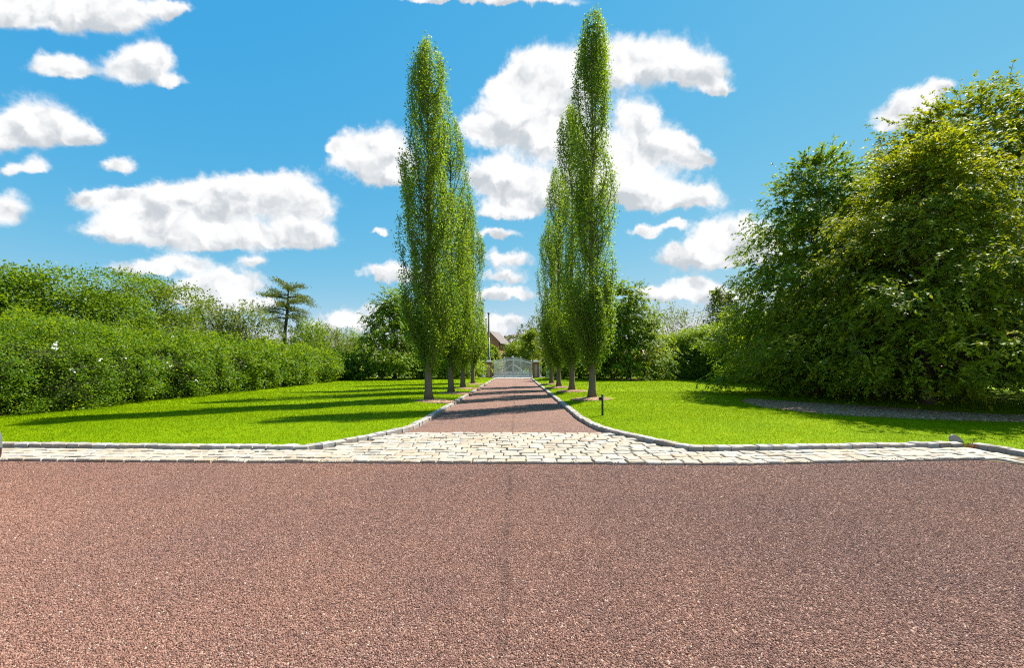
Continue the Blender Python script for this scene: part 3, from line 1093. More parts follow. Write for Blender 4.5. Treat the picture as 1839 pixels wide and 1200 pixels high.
spray_tree('drooping_tree', 21.2, 19.0, 13.6, sc([(0, 0.8), (0.1, 1.0), (0.4, 1.0), (0.6, 0.93), (0.7, 0.82), (0.8, 0.63), (0.9, 0.39), (0.96, 0.25), (1, 0.10)], 6.6), 'tallest drooping tree, cut by the right edge of the photo', 33, 1000, 15, 0.15, 13, group=DROOP, spray_len=0.75, cl=0.46)

MIDG = 'mid green trees on the lawns behind the poplars'
spray_tree('lawn_tree', -12.0, 39.5, 8.4, sc(CONE, 4.2), 'loose green tree with low branches left of the poplars', 41, 280, 11, 0.225, 10, mat='beech2', group=MIDG, tw=0.1, spray_len=0.9, r0=0.24, cl=0.45)
spray_tree('lawn_tree', -7.3, 42.0, 7.0, sc(CONE, 3.4), 'smaller green tree half hidden behind the left poplars', 42, 220, 11, 0.225, 10, mat='beech2', group=MIDG, tw=0.05, spray_len=0.9, cl=0.45)
spray_tree('lawn_tree', 10.8, 38.5, 8.9, sc(CONE, 4.2), 'loose green tree with low branches right of the tallest poplar', 43, 290, 11, 0.225, 10, mat='beech2', group=MIDG, tw=0.1, spray_len=0.9, r0=0.24, cl=0.45)
spray_tree('lawn_tree', 6.6, 41.5, 7.2, sc(CONE, 3.0), 'smaller green tree half hidden behind the right poplars', 44, 200, 11, 0.225, 10, mat='beech2', group=MIDG, tw=0.05, spray_len=0.9, cl=0.45)
o = mulch_ring(10.8, 38.2, 2.6, 2.2, 'mulch bed under the loose tree right of the tallest poplar', 0.05, 30)
del o['group']
o = mulch_ring(-11.8, 39.2, 2.4, 2.0, 'mulch bed under the loose tree left of the poplars', 0.05, 31)
del o['group']


# mulch bed under the drooping trees
def bed():
    pts_f = [(8.2, 14.6), (7.55, 12.4), (7.75, 11.1), (8.4, 10.35), (9.3, 9.85), (10.2, 9.4), (11.6, 9.0), (14.0, 8.6), (17.0, 8.9)]
    pts_b = [(9.0, 15.4), (10.2, 14.4), (11.0, 13.5), (11.9, 12.4), (12.3, 11.4), (12.8, 10.6), (13.8, 10.2), (15.4, 10.0), (17.5, 10.0)]
    cols = 9
    V, F = [], []
    for i, (a, b) in enumerate(zip(pts_f, pts_b)):
        for j in range(cols):
            s = j / (cols - 1)
            x, y = a[0] + (b[0] - a[0]) * s, a[1] + (b[1] - a[1]) * s
            V.append((x, y, zl(x, y) + (0.065 * math.sin(math.pi * s) ** 0.5 if 0 < s < 1 else -0.03)))
    for i in range(len(pts_f) - 1):
        for j in range(cols - 1):
            k = i * cols + j
            F.append((k, k + cols, k + cols + 1, k + 1))
    o = link('mulch_bed', np_mesh('mulch_bed', V, F, smooth=True), M['mulch'])
    props(o, 'long dappled bark mulch bed under the drooping trees at right', 'mulch', kind='structure')


bed()


# ------------------------------------------------------------------ hedges
def hedge(name, a, b, height, depth, side, lab, seed, mat, lf, clump_density, clump_r, leaves_per, rough=0.22, flat=False, grow=0.0, z0=0.15, bloom=0, cat='hedge'):
    """hedge along a->b; side = +1 if its visible face looks to +x"""
    g = np.random.default_rng(seed)
    a, b = np.array(a, float), np.array(b, float)
    d = b - a
    Ln = np.hypot(*d)
    d /= Ln
    nrm = np.array([d[1], -d[0]])
    if nrm[0] * side < 0:
        nrm = -nrm
    t = thing(name, lab, cat, (a[0], a[1], z0))
    ph = g.uniform(0, 6.28, 8)

    def bumps(s, q):
        return (np.sin(s * 1.3 + ph[0]) + np.sin(s * 2.9 + q * 1.2 + ph[1]) + 0.8 * np.sin(q * 2.6 - s * 1.1 + ph[2]) + 0.9 * np.sin(s * 5.3 + q * 3.1 + ph[3]) + 0.7 * np.sin(s * 3.7 - q * 5.2 + ph[4])) / 3.4

    def surf(s, q):
        """s along, q in 0..1 over the profile: foot of the face -> top of the face -> across the top"""
        H = height + grow * s
        face = H / (H + depth)
        onf = q < face
        qf = np.clip(q / face, 0, 1)
        qt = np.clip((q - face) / (1 - face), 0, 1)
        bl = rough * (bumps(s, q * (H + depth)) + 0.5 * np.sin(s * 8.3 + 2 * np.sin(q * 7) + ph[5]) * np.sin(q * 34 + s * 2 + ph[6]))
        if flat:
            outw = 0.05 + 0.0 * qf + bl * 0.6
            z = np.where(onf, qf * H, H + bl * 0.35)
            off = np.where(onf, outw, -qt * depth)
            nz = np.where(onf, 0.15, 1.0)
            no = np.where(onf, 1.0, 0.1)
        else:
            outw = 0.35 * np.sin(np.clip(qf, 0, 1) * np.pi * 0.8) - 0.55 * np.clip(qf - 0.6, 0, 1) ** 2 * 6 * 0.4 + bl
            z = np.where(onf, qf * H * 0.97, H * 0.97 + 0.45 * np.sin(qt * 1.6) + bl * 0.7)
            off = np.where(onf, outw, (0.35 * np.sin(np.pi * 0.8) - 0.21) - qt * depth)
            nz = np.where(onf, 0.1 + 0.8 * np.clip(qf - 0.55, 0, 1), 1.0)
            no = np.where(onf, 1.0 - 0.5 * np.clip(qf - 0.55, 0, 1), 0.35)
        P = np.stack([d[0] * s + nrm[0] * off, d[1] * s + nrm[1] * off, z], 1)
        Nn = unit(np.stack([nrm[0] * no, nrm[1] * no, nz], 1))
        return P, Nn

    # solid dark core, added to block light and keep the leaf gaps dark
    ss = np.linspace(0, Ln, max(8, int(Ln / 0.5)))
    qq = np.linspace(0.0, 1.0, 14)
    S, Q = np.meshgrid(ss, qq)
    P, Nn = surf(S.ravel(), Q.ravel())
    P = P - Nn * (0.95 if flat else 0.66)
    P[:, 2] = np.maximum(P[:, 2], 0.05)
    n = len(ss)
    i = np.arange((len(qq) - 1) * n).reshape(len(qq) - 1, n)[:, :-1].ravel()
    link('twigs_or_core', np_mesh('twigs_or_core', P, np.stack([i, i + 1, i + n + 1, i + n], 1), smooth=True), M['core'], t)
    # leaf clumps; farther ones larger and fewer
    area = Ln * (height + depth + grow * Ln * 0.5)
    nc = int(area * clump_density * 2.2)
    s = g.uniform(0, Ln, nc)
    ydist = a[1] + d[1] * s
    fac = np.maximum(0.8, ydist / 11.0)                       # leaf size grows with distance from the camera
    keep = g.uniform(0, 1, nc) < (1.0 / fac) ** 1.5
    s, fac = s[keep], fac[keep]
    nc = len(s)
    q = g.uniform(0.005, 1.0, nc)
    C, Nc = surf(s, q)
    C = C - Nc * (g.uniform(0, 1, nc) ** 1.3 * (0.9 if flat else 0.36))[:, None] + Nc * ((0.05 if flat else 0.12) + np.where(g.uniform(0, 1, nc) < (0.0 if flat else 0.15), g.uniform(0, 0.35, nc), 0))[:, None]
    ci = np.repeat(np.arange(nc), leaves_per)
    nl = len(ci)
    spread = clump_r * (0.7 + 0.3 * fac[ci])[:, None]
    P = C[ci] + g.normal(size=(nl, 3)) * spread * np.array([1, 1, 0.8])
    P[:, 2] = np.maximum(P[:, 2], 0.03)
    A = unit(Nc[ci] * 0.6 + rdir(g, nl) * 0.9 + np.array([0, 0, 0.05]))
    N = unit(Nc[ci] * 0.35 + np.array([0, 0, 0.75]) + rdir(g, nl) * 0.65)
    L = lf * np.minimum(fac[ci], 2.4) * g.uniform(0.65, 1.25, nl)
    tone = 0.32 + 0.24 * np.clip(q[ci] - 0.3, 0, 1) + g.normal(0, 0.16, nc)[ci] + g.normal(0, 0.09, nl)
    leaves_obj('foliage', P, A, N, L, L * (0.56 if not flat else 0.5), tone, M[mat], t)
    if bloom:
        s = g.uniform(0, Ln * 0.35, bloom)
        q = g.uniform(0.15, 0.8, bloom)
        C, Nc = surf(s, q)
        ci = np.repeat(np.arange(bloom), 7)
        P = C[ci] + Nc[ci] * 0.16 + g.normal(size=(len(ci), 3)) * 0.028
        leaves_obj('blossom', P, rdir(g, len(ci)), unit(Nc[ci] + rdir(g, len(ci)) * .5), 0.06, 0.05, np.zeros(len(ci)), M['petal'], t)
    return t


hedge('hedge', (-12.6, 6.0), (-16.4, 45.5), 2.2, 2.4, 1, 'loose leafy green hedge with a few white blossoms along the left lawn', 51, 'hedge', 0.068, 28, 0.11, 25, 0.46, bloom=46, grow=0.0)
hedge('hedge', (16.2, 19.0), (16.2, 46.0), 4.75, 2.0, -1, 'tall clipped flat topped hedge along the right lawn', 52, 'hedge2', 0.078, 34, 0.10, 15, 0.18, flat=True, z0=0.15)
hedge('hedge', (-16.0, 46.6), (-4.1, 47.2), 2.3, 1.4, 1, 'low dark hedge at the back of the left lawn, left of the gate', 53, 'dark_leaf', 0.075, 16, 0.12, 12, 0.2, z0=0.2)
hedge('hedge', (16.0, 46.6), (3.0, 47.2), 2.5, 1.4, -1, 'low dark hedge at the back of the right lawn, right of the gate', 54, 'dark_leaf', 0.075, 16, 0.12, 12, 0.2, z0=0.2)


# ------------------------------------------------------------------ other trees and shrubs: clumped crowns
def clump_tree(name, x, y, z0, H, Rw, lab, seed, mat, leaf, nclump, lpc, cbase=0.15, group=None, cat='tree', cr=0.42, shape='round', r0=0.12, twig_up=False, dark=0.0):
    g = np.random.default_rng(seed)
    t = thing(name, lab, cat, (x, y, z0), 0, group)
    trunk_obj(t, H * 0.8, r0, M['bark2'], g, n=7)
    zb = H * cbase
    # clump centres: a few big lobes, clumps on their shells
    nl = 9
    ang = np.arange(nl) * 2.4 + g.uniform(0, 6)
    hz = np.linspace(0.15, 0.85, nl)
    if shape == 'cone':
        rr = Rw * (1.02 - hz) * 0.8
    else:
        rr = Rw * np.sqrt(np.clip(1 - (2 * hz - 0.9) ** 2, 0.05, 1)) * 0.6
    LC = np.stack([rr * np.cos(ang), rr * np.sin(ang), zb + hz * (H - zb)], 1)
    LR = Rw * (0.52 if shape == 'round' else 0.40) * g.uniform(0.8, 1.15, nl)
    if shape == 'cone':
        LR = LR * (1.15 - hz * 0.85)
    li = g.integers(0, nl, nclump)
    dd = rdir(g, nclump)
    dd[:, 2] = np.where(g.uniform(0, 1, nclump) < 0.3, np.abs(dd[:, 2]), dd[:, 2])
    C = LC[li] + dd * (LR[li] * (0.55 + 0.5 * g.uniform(0, 1, nclump) ** 0.6))[:, None] * np.array([1, 1, 0.85])
    C[:, 2] = np.clip(C[:, 2], 0.15, H - cr * 0.2)
    # limbs out to the lobes
    T = np.linspace(0, 1, 6)
    st = np.stack([np.zeros(nl), np.zeros(nl), np.maximum(0.3, LC[:, 2] - rr * 0.8)], 1)
    path = st[:, None] * (1 - T)[None, :, None] + LC[:, None] * T[None, :, None]
    path[:, :, 2] += 0.1 * Rw * np.sin(T * np.pi)
    V, F = tube_batch(path, np.linspace(0.05, 0.015, 6)[None].repeat(nl, 0) * (H / 6), 4)
    props(link('limbs', np_mesh('limbs', V, F), M['bark2'], t), kind='stuff')
    ci = np.repeat(np.arange(nclump), lpc)
    n = len(ci)
    out = unit(C - np.array([0, 0, zb + (H - zb) * 0.4]))
    if twig_up:
        e = unit(out * 0.4 + np.array([0, 0, 1.0]) + rdir(g, nclump) * 0.35)
        P = C[ci] + e[ci] * (g.uniform(0, 1, n) * cr * 2.2)[:, None] + g.normal(size=(n, 3)) * cr * 0.16
    else:
        P = C[ci] + g.normal(size=(n, 3)) * cr * np.array([0.5, 0.5, 0.32])
    P[:, 2] = np.maximum(P[:, 2], 0.08)
    A = unit(out[ci] * 0.5 + rdir(g, n))
    N = unit(np.array([0, 0, 0.8]) + out[ci] * 0.3 + rdir(g, n) * 0.7)
    L = leaf * g.uniform(0.65, 1.25, n)
    tone = 0.42 - dark + g.normal(0, 0.12, nclump)[ci] + g.normal(0, 0.1, n)
    leaves_obj('crown', P, A, N, L, L * 0.55, tone, M[mat], t)
    return t


def at_px(pxx, D, topy):
    return (pxx - CX) * D / FPX, D, CAMZ + (HY - topy) * D / FPX


LB = 'leafy trees rising behind the left hedge'
for (pxx, D, ty, rw, lab, sd_, mat, dk) in [
    (-45, 14.5, 503, 2.3, 'leafy tree behind the left hedge, cut by the left edge', 61, 'hedge', 0),
    (62, 15.5, 494, 2.2, 'broad leafy tree behind the left hedge, lighter than its neighbour', 62, 'hedge', -0.04),
    (168, 17, 488, 2.4, 'round green tree behind the left hedge, between the light and the dark one', 64, 'beech2', 0.04),
    (282, 19.5, 500, 2.3, 'darker tree ending the group behind the left hedge', 65, 'beech', 0.18),
]:
    x, y, h = at_px(pxx, D, ty)
    clump_tree('leafy_tree', x, y, 0.1, h, rw, lab, sd_, mat, 0.115, 950, 24, 0.06, LB, cr=0.40, dark=dk + 0.04)
GS = 'grey green shrubs showing above the left hedge'
for (pxx, D, ty, rw, lab, sd_, mat) in [
    (385, 27, 563, 2.0, 'grey green shrub above the left hedge, beside the dark tree', 71, 'grey_leaf'),
    (440, 29, 560, 2.3, 'grey green shrub above the left hedge, left of the pine', 72, 'grey_leaf'),
    (548, 34, 588, 2.0, 'green shrub above the left hedge, just right of the pine', 73, 'beech2'),
    (592, 40, 602, 2.2, 'green shrub above the left hedge, farther from the pine', 74, 'grey_leaf'),
    (634, 46, 606, 2.6, 'lime tinged shrub at the far end of the left hedge', 75, 'hedge'),
]:
    x, y, h = at_px(pxx, D, ty)
    clump_tree('shrub', x, y, 0.1, h, rw, lab, sd_, mat, 0.17, 520, 16, 0.03, GS, cr=0.45, cat='shrub', twig_up=True)

# behind the gate
for (pxx, D, ty, rw, lab, sd_, mat, shp) in [
    (952, 60, 588, 2.6, 'lime green tree behind the right end of the gate', 81, 'lime_leaf', 'cone'),
    (968, 78, 566, 4.6, 'dark round tree behind the lime green one', 82, 'dark_leaf', 'round'),
    (922, 74, 618, 2.0, 'low yellow green bush beside the brick house', 83, 'lime_leaf', 'round'),
    (938, 84, 612, 3.4, 'mid green tree beyond the low yellow green bush', 84, 'beech2', 'round'),
    (885, 60, 620, 1.2, 'slender yellow green tree in front of the brick house', 85, 'lime_leaf', 'cone'),
    (866, 56, 598, 2.2, 'green tree behind the left gate pillar', 86, 'beech2', 'cone'),
    (915, 110, 604, 5.0, 'far blue green tree over the middle of the gate', 87, 'far_leaf', 'round'),
]:
    x, y, h = at_px(pxx, D, ty)
    clump_tree('distant_tree', x, y, -0.2, h + 0.2, rw, lab, sd_, mat, 0.34 if D < 100 else 0.6, 340, 14, 0.06, 'trees beyond the gate', cr=0.62, shape=shp)

# right: open branched tree above the clipped hedge
for (pxx, D, ty, rw, lab, sd_) in [(1178, 58, 556, 3.2, 'thin olive tree above the clipped hedge, left of the spruces', 91),
                                   (1226, 56, 560, 3.0, 'open branched olive shrub above the clipped hedge', 92)]:
    x, y, h = at_px(pxx, D, ty)
    clump_tree('olive_tree', x, y, -0.2, h, rw, lab, sd_, 'grey_leaf', 0.24, 260, 10, 0.2, 'thin trees above the clipped hedge', cr=0.75, twig_up=True, dark=0.05)


def conifer(name, x, y, z0, H, Rw, lab, seed, tiers=24, group=None, leaf=0.35, per=11):
    g = np.random.default_rng(seed)
    t = thing(name, lab, 'tree', (x, y, z0), 0, group)
    trunk_obj(t, H * 0.97, 0.022 * H, M['bark2'], g, n=6)
    Ps, As, Ns, tw = [], [], [], []
    for i in range(tiers):
        f = (i + 0.5) / tiers
        z = H * (0.06 + 0.93 * f)
        r = Rw * (1 - f) ** 0.85 + 0.06 * Rw
        nb = 9
        for j in range(nb):
            a = j * 2 * np.pi / nb + i * 0.7 + g.normal(0, 0.15)
            rl = r * g.uniform(0.75, 1.12)
            T = np.linspace(0, 1, 6)
            pth = np.stack([np.cos(a) * rl * T, np.sin(a) * rl * T, z - 0.28 * rl * T + 0.18 * rl * T ** 2.5], 1)
            tw.append(pth)
            u = g.uniform(0.15, 1, per)
            C = np.stack([np.interp(u, T, pth[:, k]) for k in range(3)], 1)
            P = C + g.normal(size=(per, 3)) * 0.10 * Rw * np.array([0.7, 0.7, 0.35])
            d = np.array([np.cos(a), np.sin(a), -0.1])
            Ps.append(P)
            As.append(unit(d + g.normal(size=(per, 3)) * 0.6))
            Ns.append(unit(np.array([0, 0, 1.0]) + g.normal(size=(per, 3)) * 0.6))
    V, F = tube_batch(np.array(tw), np.linspace(0.05, 0.012, 6)[None].repeat(len(tw), 0), 3)
    props(link('limbs', np_mesh('limbs', V, F), M['bark2'], t), kind='stuff')
    P, A, N = np.concatenate(Ps), np.concatenate(As), np.concatenate(Ns)
    L = leaf * g.uniform(0.6, 1.3, len(P))
    leaves_obj('crown', P, A, N, L, L * 0.42, 0.45 + g.normal(0, 0.2, len(P)), M['needle'], t)
    return t


SPR = 'spruces behind the clipped hedge'
for (pxx, D, ty, rw, lab, sd_) in [(1288, 66, 516, 4.3, 'taller spruce behind the clipped hedge, left of the pole', 101),
                                   (1309, 70, 523, 3.9, 'shorter spruce just behind the pale utility pole', 102)]:
    x, y, h = at_px(pxx, D, ty)
    conifer('spruce_tree', x, y, -0.2, h, rw, lab, sd_, group=SPR, leaf=0.5, per=16)


def bonsai_pine():
    D = 34.0
    g = np.random.default_rng(77)

    def w(zx, zy, dy=0.0):
        return np.array(px(400 + zx / 6.0, 480 + zy / 6.0, D)) + np.array([0, dy, 0])
    root = w(664, 1000)
    z0 = 0.1
    root[2] = z0
    t = thing('pine_tree', 'windswept pine with flat layered branches standing above the left hedge', 'tree', tuple(root))
    tr = [root, w(664, 800), w(676, 640), w(690, 540), w(700, 420), w(705, 320), w(708, 230), w(690, 165)]
    mb = MB()
    mb.tube([tuple(p - root) for p in tr], [0.17, 0.14, 0.13, 0.12, 0.10, 0.08, 0.05, 0.025], 8)
    link('trunk', mb.mesh('trunk', True), M['bark2'], t)
    # (start on the trunk, end, sag, depth offset of the tip)
    br = [((695, 200), (545, 130), 6, 0.3), ((705, 240), (895, 225), -14, -0.4), ((704, 300), (560, 262), 10, -0.6), ((700, 330), (380, 292), 4, 0.4),
          ((704, 320), (1010, 436), -40, -0.5), ((702, 330), (850, 320), -12, 1.0), ((700, 400), (530, 405), -22, 0.8), ((700, 410), (880, 405), -14, -1.2),
          ((695, 470), (500, 490), -26, -0.9), ((694, 480), (850, 490), -20, 0.9), ((690, 560), (430, 600), -34, 0.6), ((688, 545), (880, 600), -20, -0.8),
          ((704, 270), (650, 212), -4, 1.4), ((704, 260), (780, 250), -8, -1.3), ((700, 350), (640, 330), 0, -1.7), ((698, 380), (790, 350), -10, 1.6),
          ((696, 440), (620, 440), -10, 1.8), ((694, 450), (760, 450), -10, -1.8), ((690, 520), (600, 520), -16, -1.7), ((690, 520), (790, 530), -16, 1.7),
          ((676, 660), (560, 580), 10, 0.5)]
    paths, P, A, N = [], [], [], []
    for (s, e, sag, dy) in br:
        a, b = w(*s), w(e[0], e[1], dy)
        T = np.linspace(0, 1, 7)
        pth = a[None] * (1 - T)[:, None] + b[None] * T[:, None]
        pth[:, 2] -= sag / 6 * D / FPX * np.sin(T * np.pi)
        paths.append(pth - root)
        ln = np.linalg.norm(b - a)
        n = int(220 * ln) + 90
        u = 0.30 + 0.72 * g.uniform(0, 1, n)
        C = np.stack([np.interp(u, T, pth[:, k]) for k in range(3)], 1)
        Q = C + g.normal(size=(n, 3)) * np.array([0.17, 0.36, 0.10]) + np.array([0, 0, 0.05])
        P.append(Q - root)
        A.append(unit(rdir(g, n) + np.array([0, 0, 0.5]) + (b - a)[None] / ln * 0.4))
        N.append(unit(rdir(g, n) * 0.8 + np.array([0, 0, 1.0])))
    V, F = tube_batch(np.array(paths), np.linspace(0.055, 0.012, 7)[None].repeat(len(paths), 0), 4)
    props(link('limbs', np_mesh('limbs', V, F), M['bark2'], t), kind='stuff')
    P, A, N = np.concatenate(P), np.concatenate(A), np.concatenate(N)
    leaves_obj('crown', P, A, N, 0.16 * g.uniform(0.7, 1.2, len(P)), 0.05, 0.5 + g.normal(0, 0.22, len(P)), M['needle'], t)


bonsai_pine()


def woods():
    g = np.random.default_rng(5)
    P, A, N, tn = [], [], [], []
    for (x0, x1, D, z0, z1) in [(-110, -26, 150, 9.5, 12.6), (18, 150, 170, 8.0, 11.5), (-400, -110, 190, 9, 13), (-26, 18, 200, 8, 12)]:
        x = x0
        while x < x1:
            h = g.uniform(z0, z1)
            r = g.uniform(1.8, 3.4)
            n = 90
            f = g.uniform(0.02, 1, n)
            a = g.uniform(0, 6.28, n)
            rr = r * (1.05 - f) ** 0.7 * np.sqrt(g.uniform(0.3, 1, n))
            c = np.array([x, D + g.uniform(-6, 6), -0.25])
            P.append(c + np.stack([rr * np.cos(a), rr * np.sin(a), h * f], 1))
            A.append(unit(rdir(g, n) + np.array([0, 0, 0.3])))
            N.append(unit(rdir(g, n) + np.array([0, -0.5, 0.8])))
            tn.append(np.full(n, 0.45 + g.normal(0, 0.15)) + g.normal(0, 0.1, n))
            x += r * g.uniform(0.7, 1.1)
    P, A, N, tn = map(np.concatenate, (P, A, N, tn))
    o = leaves_obj('woods', P, A, N, 1.6, 1.0, tn, M['far_leaf'], None)
    props(o, 'far dark line of woodland on the horizon beyond the hedges', 'woods', kind='stuff')


woods()


# ------------------------------------------------------------------ grass blades
def grass(name, side, lab, seed):
    g = np.random.default_rng(seed)
    Vs, Ts = [], []
    zones = [(6.7, 9.5, 2100, 0.040, 0.0072), (9.5, 13, 1300, 0.046, 0.010), (13, 20, 420, 0.055, 0.018), (20, 32, 110, 0.065, 0.034), (32, 46, 34, 0.075, 0.06)]
    for (y0, y1, den, hh, ww) in zones:
        xm = 1.32 * y1 + 0.5
        if side < 0:
            xa, xb = -min(xm, 16.5), -2.3
        else:
            xa, xb = 1.7, min(xm, 16.5)
        n = int((xb - xa) * (y1 - y0) * den)
        P = np.stack([g.uniform(xa, xb, n), g.uniform(y0, y1, n)], 1)
        P = P[np.abs(P[:, 0]) < 1.32 * P[:, 1] + 0.5]
        z, s = lawn_z(P, side)
        ok = (s > 0.17)
        if side < 0:
            ok &= P[:, 0] > -12.25 - 0.0935 * P[:, 1]
        else:
            ok &= P[:, 0] < 16.0
        for (mx, my, *_r) in POP:
            ok &= ((P[:, 0] - mx - 0.1) / 0.86) ** 2 + ((P[:, 1] - my + 0.1) / 0.68) ** 2 > 1
        P, z = P[ok], z[ok]
        n = len(P)
        patch = wob(P, 0.45, 0.3) * 0.45 + wob(P, 2.2, 1.0) * 0.5 + wob(P, 6.0, 2.0) * 0.45
        h = 0.78 * hh * g.uniform(0.6, 1.2, n) * (1 + 0.2 * patch)
        a = g.uniform(0, 6.28, n)
        w = ww * g.uniform(0.7, 1.2, n)
        dx, dy = np.cos(a) * w / 2, np.sin(a) * w / 2
        la, ll = g.uniform(0, 6.28, n), h * g.uniform(0.1, 0.8, n)
        b0 = np.stack([P[:, 0] - dx, P[:, 1] - dy, z - 0.008], 1)
        b1 = np.stack([P[:, 0] + dx, P[:, 1] + dy, z - 0.008], 1)
        tp = np.stack([P[:, 0] + np.cos(la) * ll, P[:, 1] + np.sin(la) * ll, z + h], 1)
        Vs.append(np.stack([b0, b1, tp], 1).reshape(-1, 3))
        Ts.append(0.42 + 0.16 * patch + g.normal(0, 0.12, n))
    V = np.concatenate(Vs)
    o = link(name, np_mesh(name, V, np.arange(len(V)).reshape(-1, 3), np.clip(np.concatenate(Ts), 0, 1)), M['grassblade'])
    props(o, lab, 'grass', kind='stuff')


grass('grass', -1, 'short mown grass blades of the left lawn beside the hedge', 201)
grass('grass', 1, 'short mown grass blades of the right lawn before the drooping trees', 202)


# ------------------------------------------------------------------ loose gravel stones (instances on points)
def pebbles():
    g = np.random.default_rng(9)
    P = []
    for (y0, y1, den) in [(1.55, 2.6, 21000), (2.6, 3.7, 19000), (3.7, 4.9, 14000), (4.9, 6.36, 8600)]:
        xm = 1.34 * y1 + 0.4
        n = int(2 * xm * (y1 - y0) * den)
        q = np.stack([g.uniform(-xm, xm, n), g.uniform(y0, y1, n), np.zeros(n)], 1)
        want = np.interp(q[:, 1], [1.5, 2.6, 3.7, 4.9, 6.4], [21000, 18500, 13500, 8500, 4200])
        q = q[g.uniform(0, 1, n) * den < want]
        P.append(q[(np.abs(q[:, 0]) < 1.34 * q[:, 1] + 0.4) & (q[:, 0] < 7.55)
                   & (q[:, 1] < np.interp(q[:, 0], [f[0] for f in FRONT[:7]], [f[1] for f in FRONT[:7]]) - 0.01)])
    # a little is kicked onto the front row of setts
    k = 1500
    xs = g.uniform(-9, 7.3, k)
    P.append(np.stack([xs, np.interp(xs, [f[0] for f in FRONT[:7]], [f[1] for f in FRONT[:7]]) + np.abs(g.normal(0, 0.13, k)) - 0.03, np.zeros(k)], 1))
    P = np.concatenate(P)
    n = len(P)
    me = bpy.data.meshes.new('gravel_stones')
    me.vertices.add(n)
    P[:, 2] = g.uniform(-0.002, 0.0025, n)
    P[-k:, 2] += 0.036
    me.vertices.foreach_set('co', P.astype(np.float32).ravel())
    tone = np.clip(g.beta(2.2, 2.0, n) * 0.97, 0, 0.975)
    tone[g.uniform(0, 1, n) < 0.0035] = 1.0
    for nm, val in (('tone', tone), ('size', 0.0039 * g.uniform(0.65, 1.5, n) * np.interp(P[:, 1], [1.5, 6], [0.95, 1.35]))):
        a = me.attributes.new(nm, 'FLOAT', 'POINT')
        a.data.foreach_set('value', val.astype(np.float32))
    rot = g.uniform(0, 6.28, (n, 3))
    a = me.attributes.new('turn', 'FLOAT_VECTOR', 'POINT')
    a.data.foreach_set('vector', rot.astype(np.float32).ravel())
    o = link('gravel', me, M['pebble'])
    nt = bpy.data.node_groups.new('gravel stones', 'GeometryNodeTree')
    nt.interface.new_socket('Geometry', in_out='INPUT', socket_type='NodeSocketGeometry')
    nt.interface.new_socket('Geometry', in_out='OUTPUT', socket_type='NodeSocketGeometry')
    N = nt.nodes
    gi, go = N.new('NodeGroupInput'), N.new('NodeGroupOutput')
    ico = N.new('GeometryNodeMeshIcoSphere')
    ico.inputs['Radius'].default_value = 1.0
    ico.inputs['Subdivisions'].default_value = 1
    tf = N.new('GeometryNodeTransform')
    tf.inputs['Scale'].default_value = (1.25, 0.95, 0.72)
    sm = N.new('GeometryNodeSetMaterial')
    sm.inputs['Material'].default_value = M['pebble']
    inst = N.new('GeometryNodeInstanceOnPoints')

    def attr(nm, ty):
        k = N.new('GeometryNodeInputNamedAttribute')
        k.data_type = ty
        k.inputs['Name'].default_value = nm
        return k.outputs[0]
    L = nt.links
    L.new(ico.outputs[0], tf.inputs[0])
    L.new(tf.outputs[0], sm.inputs[0])
    L.new(gi.outputs[0], inst.inputs['Points'])
    L.new(sm.outputs[0], inst.inputs['Instance'])
    er = N.new('FunctionNodeEulerToRotation')
    L.new(attr('turn', 'FLOAT_VECTOR'), er.inputs[0])
    L.new(er.outputs[0], inst.inputs['Rotation'])
    L.new(attr('size', 'FLOAT'), inst.inputs['Scale'])
    L.new(inst.outputs[0], go.inputs[0])
    md = o.modifiers.new('stones', 'NODES')
    md.node_group = nt
    props(o, 'loose red brown gravel stones covering the forecourt in the foreground', 'gravel', kind='stuff')


pebbles()


# ------------------------------------------------------------------ stake light
def stake_light():
    x, y = 2.40, 11.15
    z = zl(x, y)
    t = thing('stake_light', 'black garden stake light on the right lawn before the tallest poplar', 'garden light', (x, y, z))
    mb = MB()
    mb.tube([(0, 0, -0.05), (0, 0, 0.56)], 0.030, 12)
    link('post', mb.mesh('post', True), M['black'], t)
    mb = MB()
    mb.tube([(0, 0, 0.561), (0, 0, 0.575), (0, 0, 0.59)], [0.036, 0.037, 0.030], 12)
    link('cap', mb.mesh('cap', True), M['black'], t)
    mb = MB()
    mb.tube([(-0.028, 0, 0.475), (-0.055, 0, 0.475), (-0.058, 0, 0.475), (-0.085, 0, 0.475)], [0.044, 0.042, 0.034, 0.028], 12)
    link('lamp_head', mb.mesh('lamp_head', True), M['black'], t)
    mb = MB()
    mb.tube([(-0.0855, 0, 0.475), (-0.096, 0, 0.475)], [0.052, 0.054], 14)
    link('lamp_rim', mb.mesh('lamp_rim', True), M['black'], t)
    mb = MB()
    mb.box(-0.1, -0.02, 0.425, -0.02, 0.02, 0.437)
    link('bracket', mb.mesh('bracket'), M['black'], t)


stake_light()


# ------------------------------------------------------------------ dead leaves in the kerb gap
def dead_leaves():
    g = np.random.default_rng(4)
    n = 40
    P = np.stack([g.normal(8.20, 0.028, n), g.normal(7.22, 0.04, n), 0.02 + np.abs(g.normal(0, 0.045, n))], 1)
    V, F = leaf_geo(P, rdir(g, n), rdir(g, n), 0.05, 0.03)
    o = link('dead_leaves', np_mesh('dead_leaves', V, F), M['rustleaf'])
    props(o, 'rust brown dead leaves caught in the kerb gap by the leaning stone', 'leaves', kind='stuff')


dead_leaves()


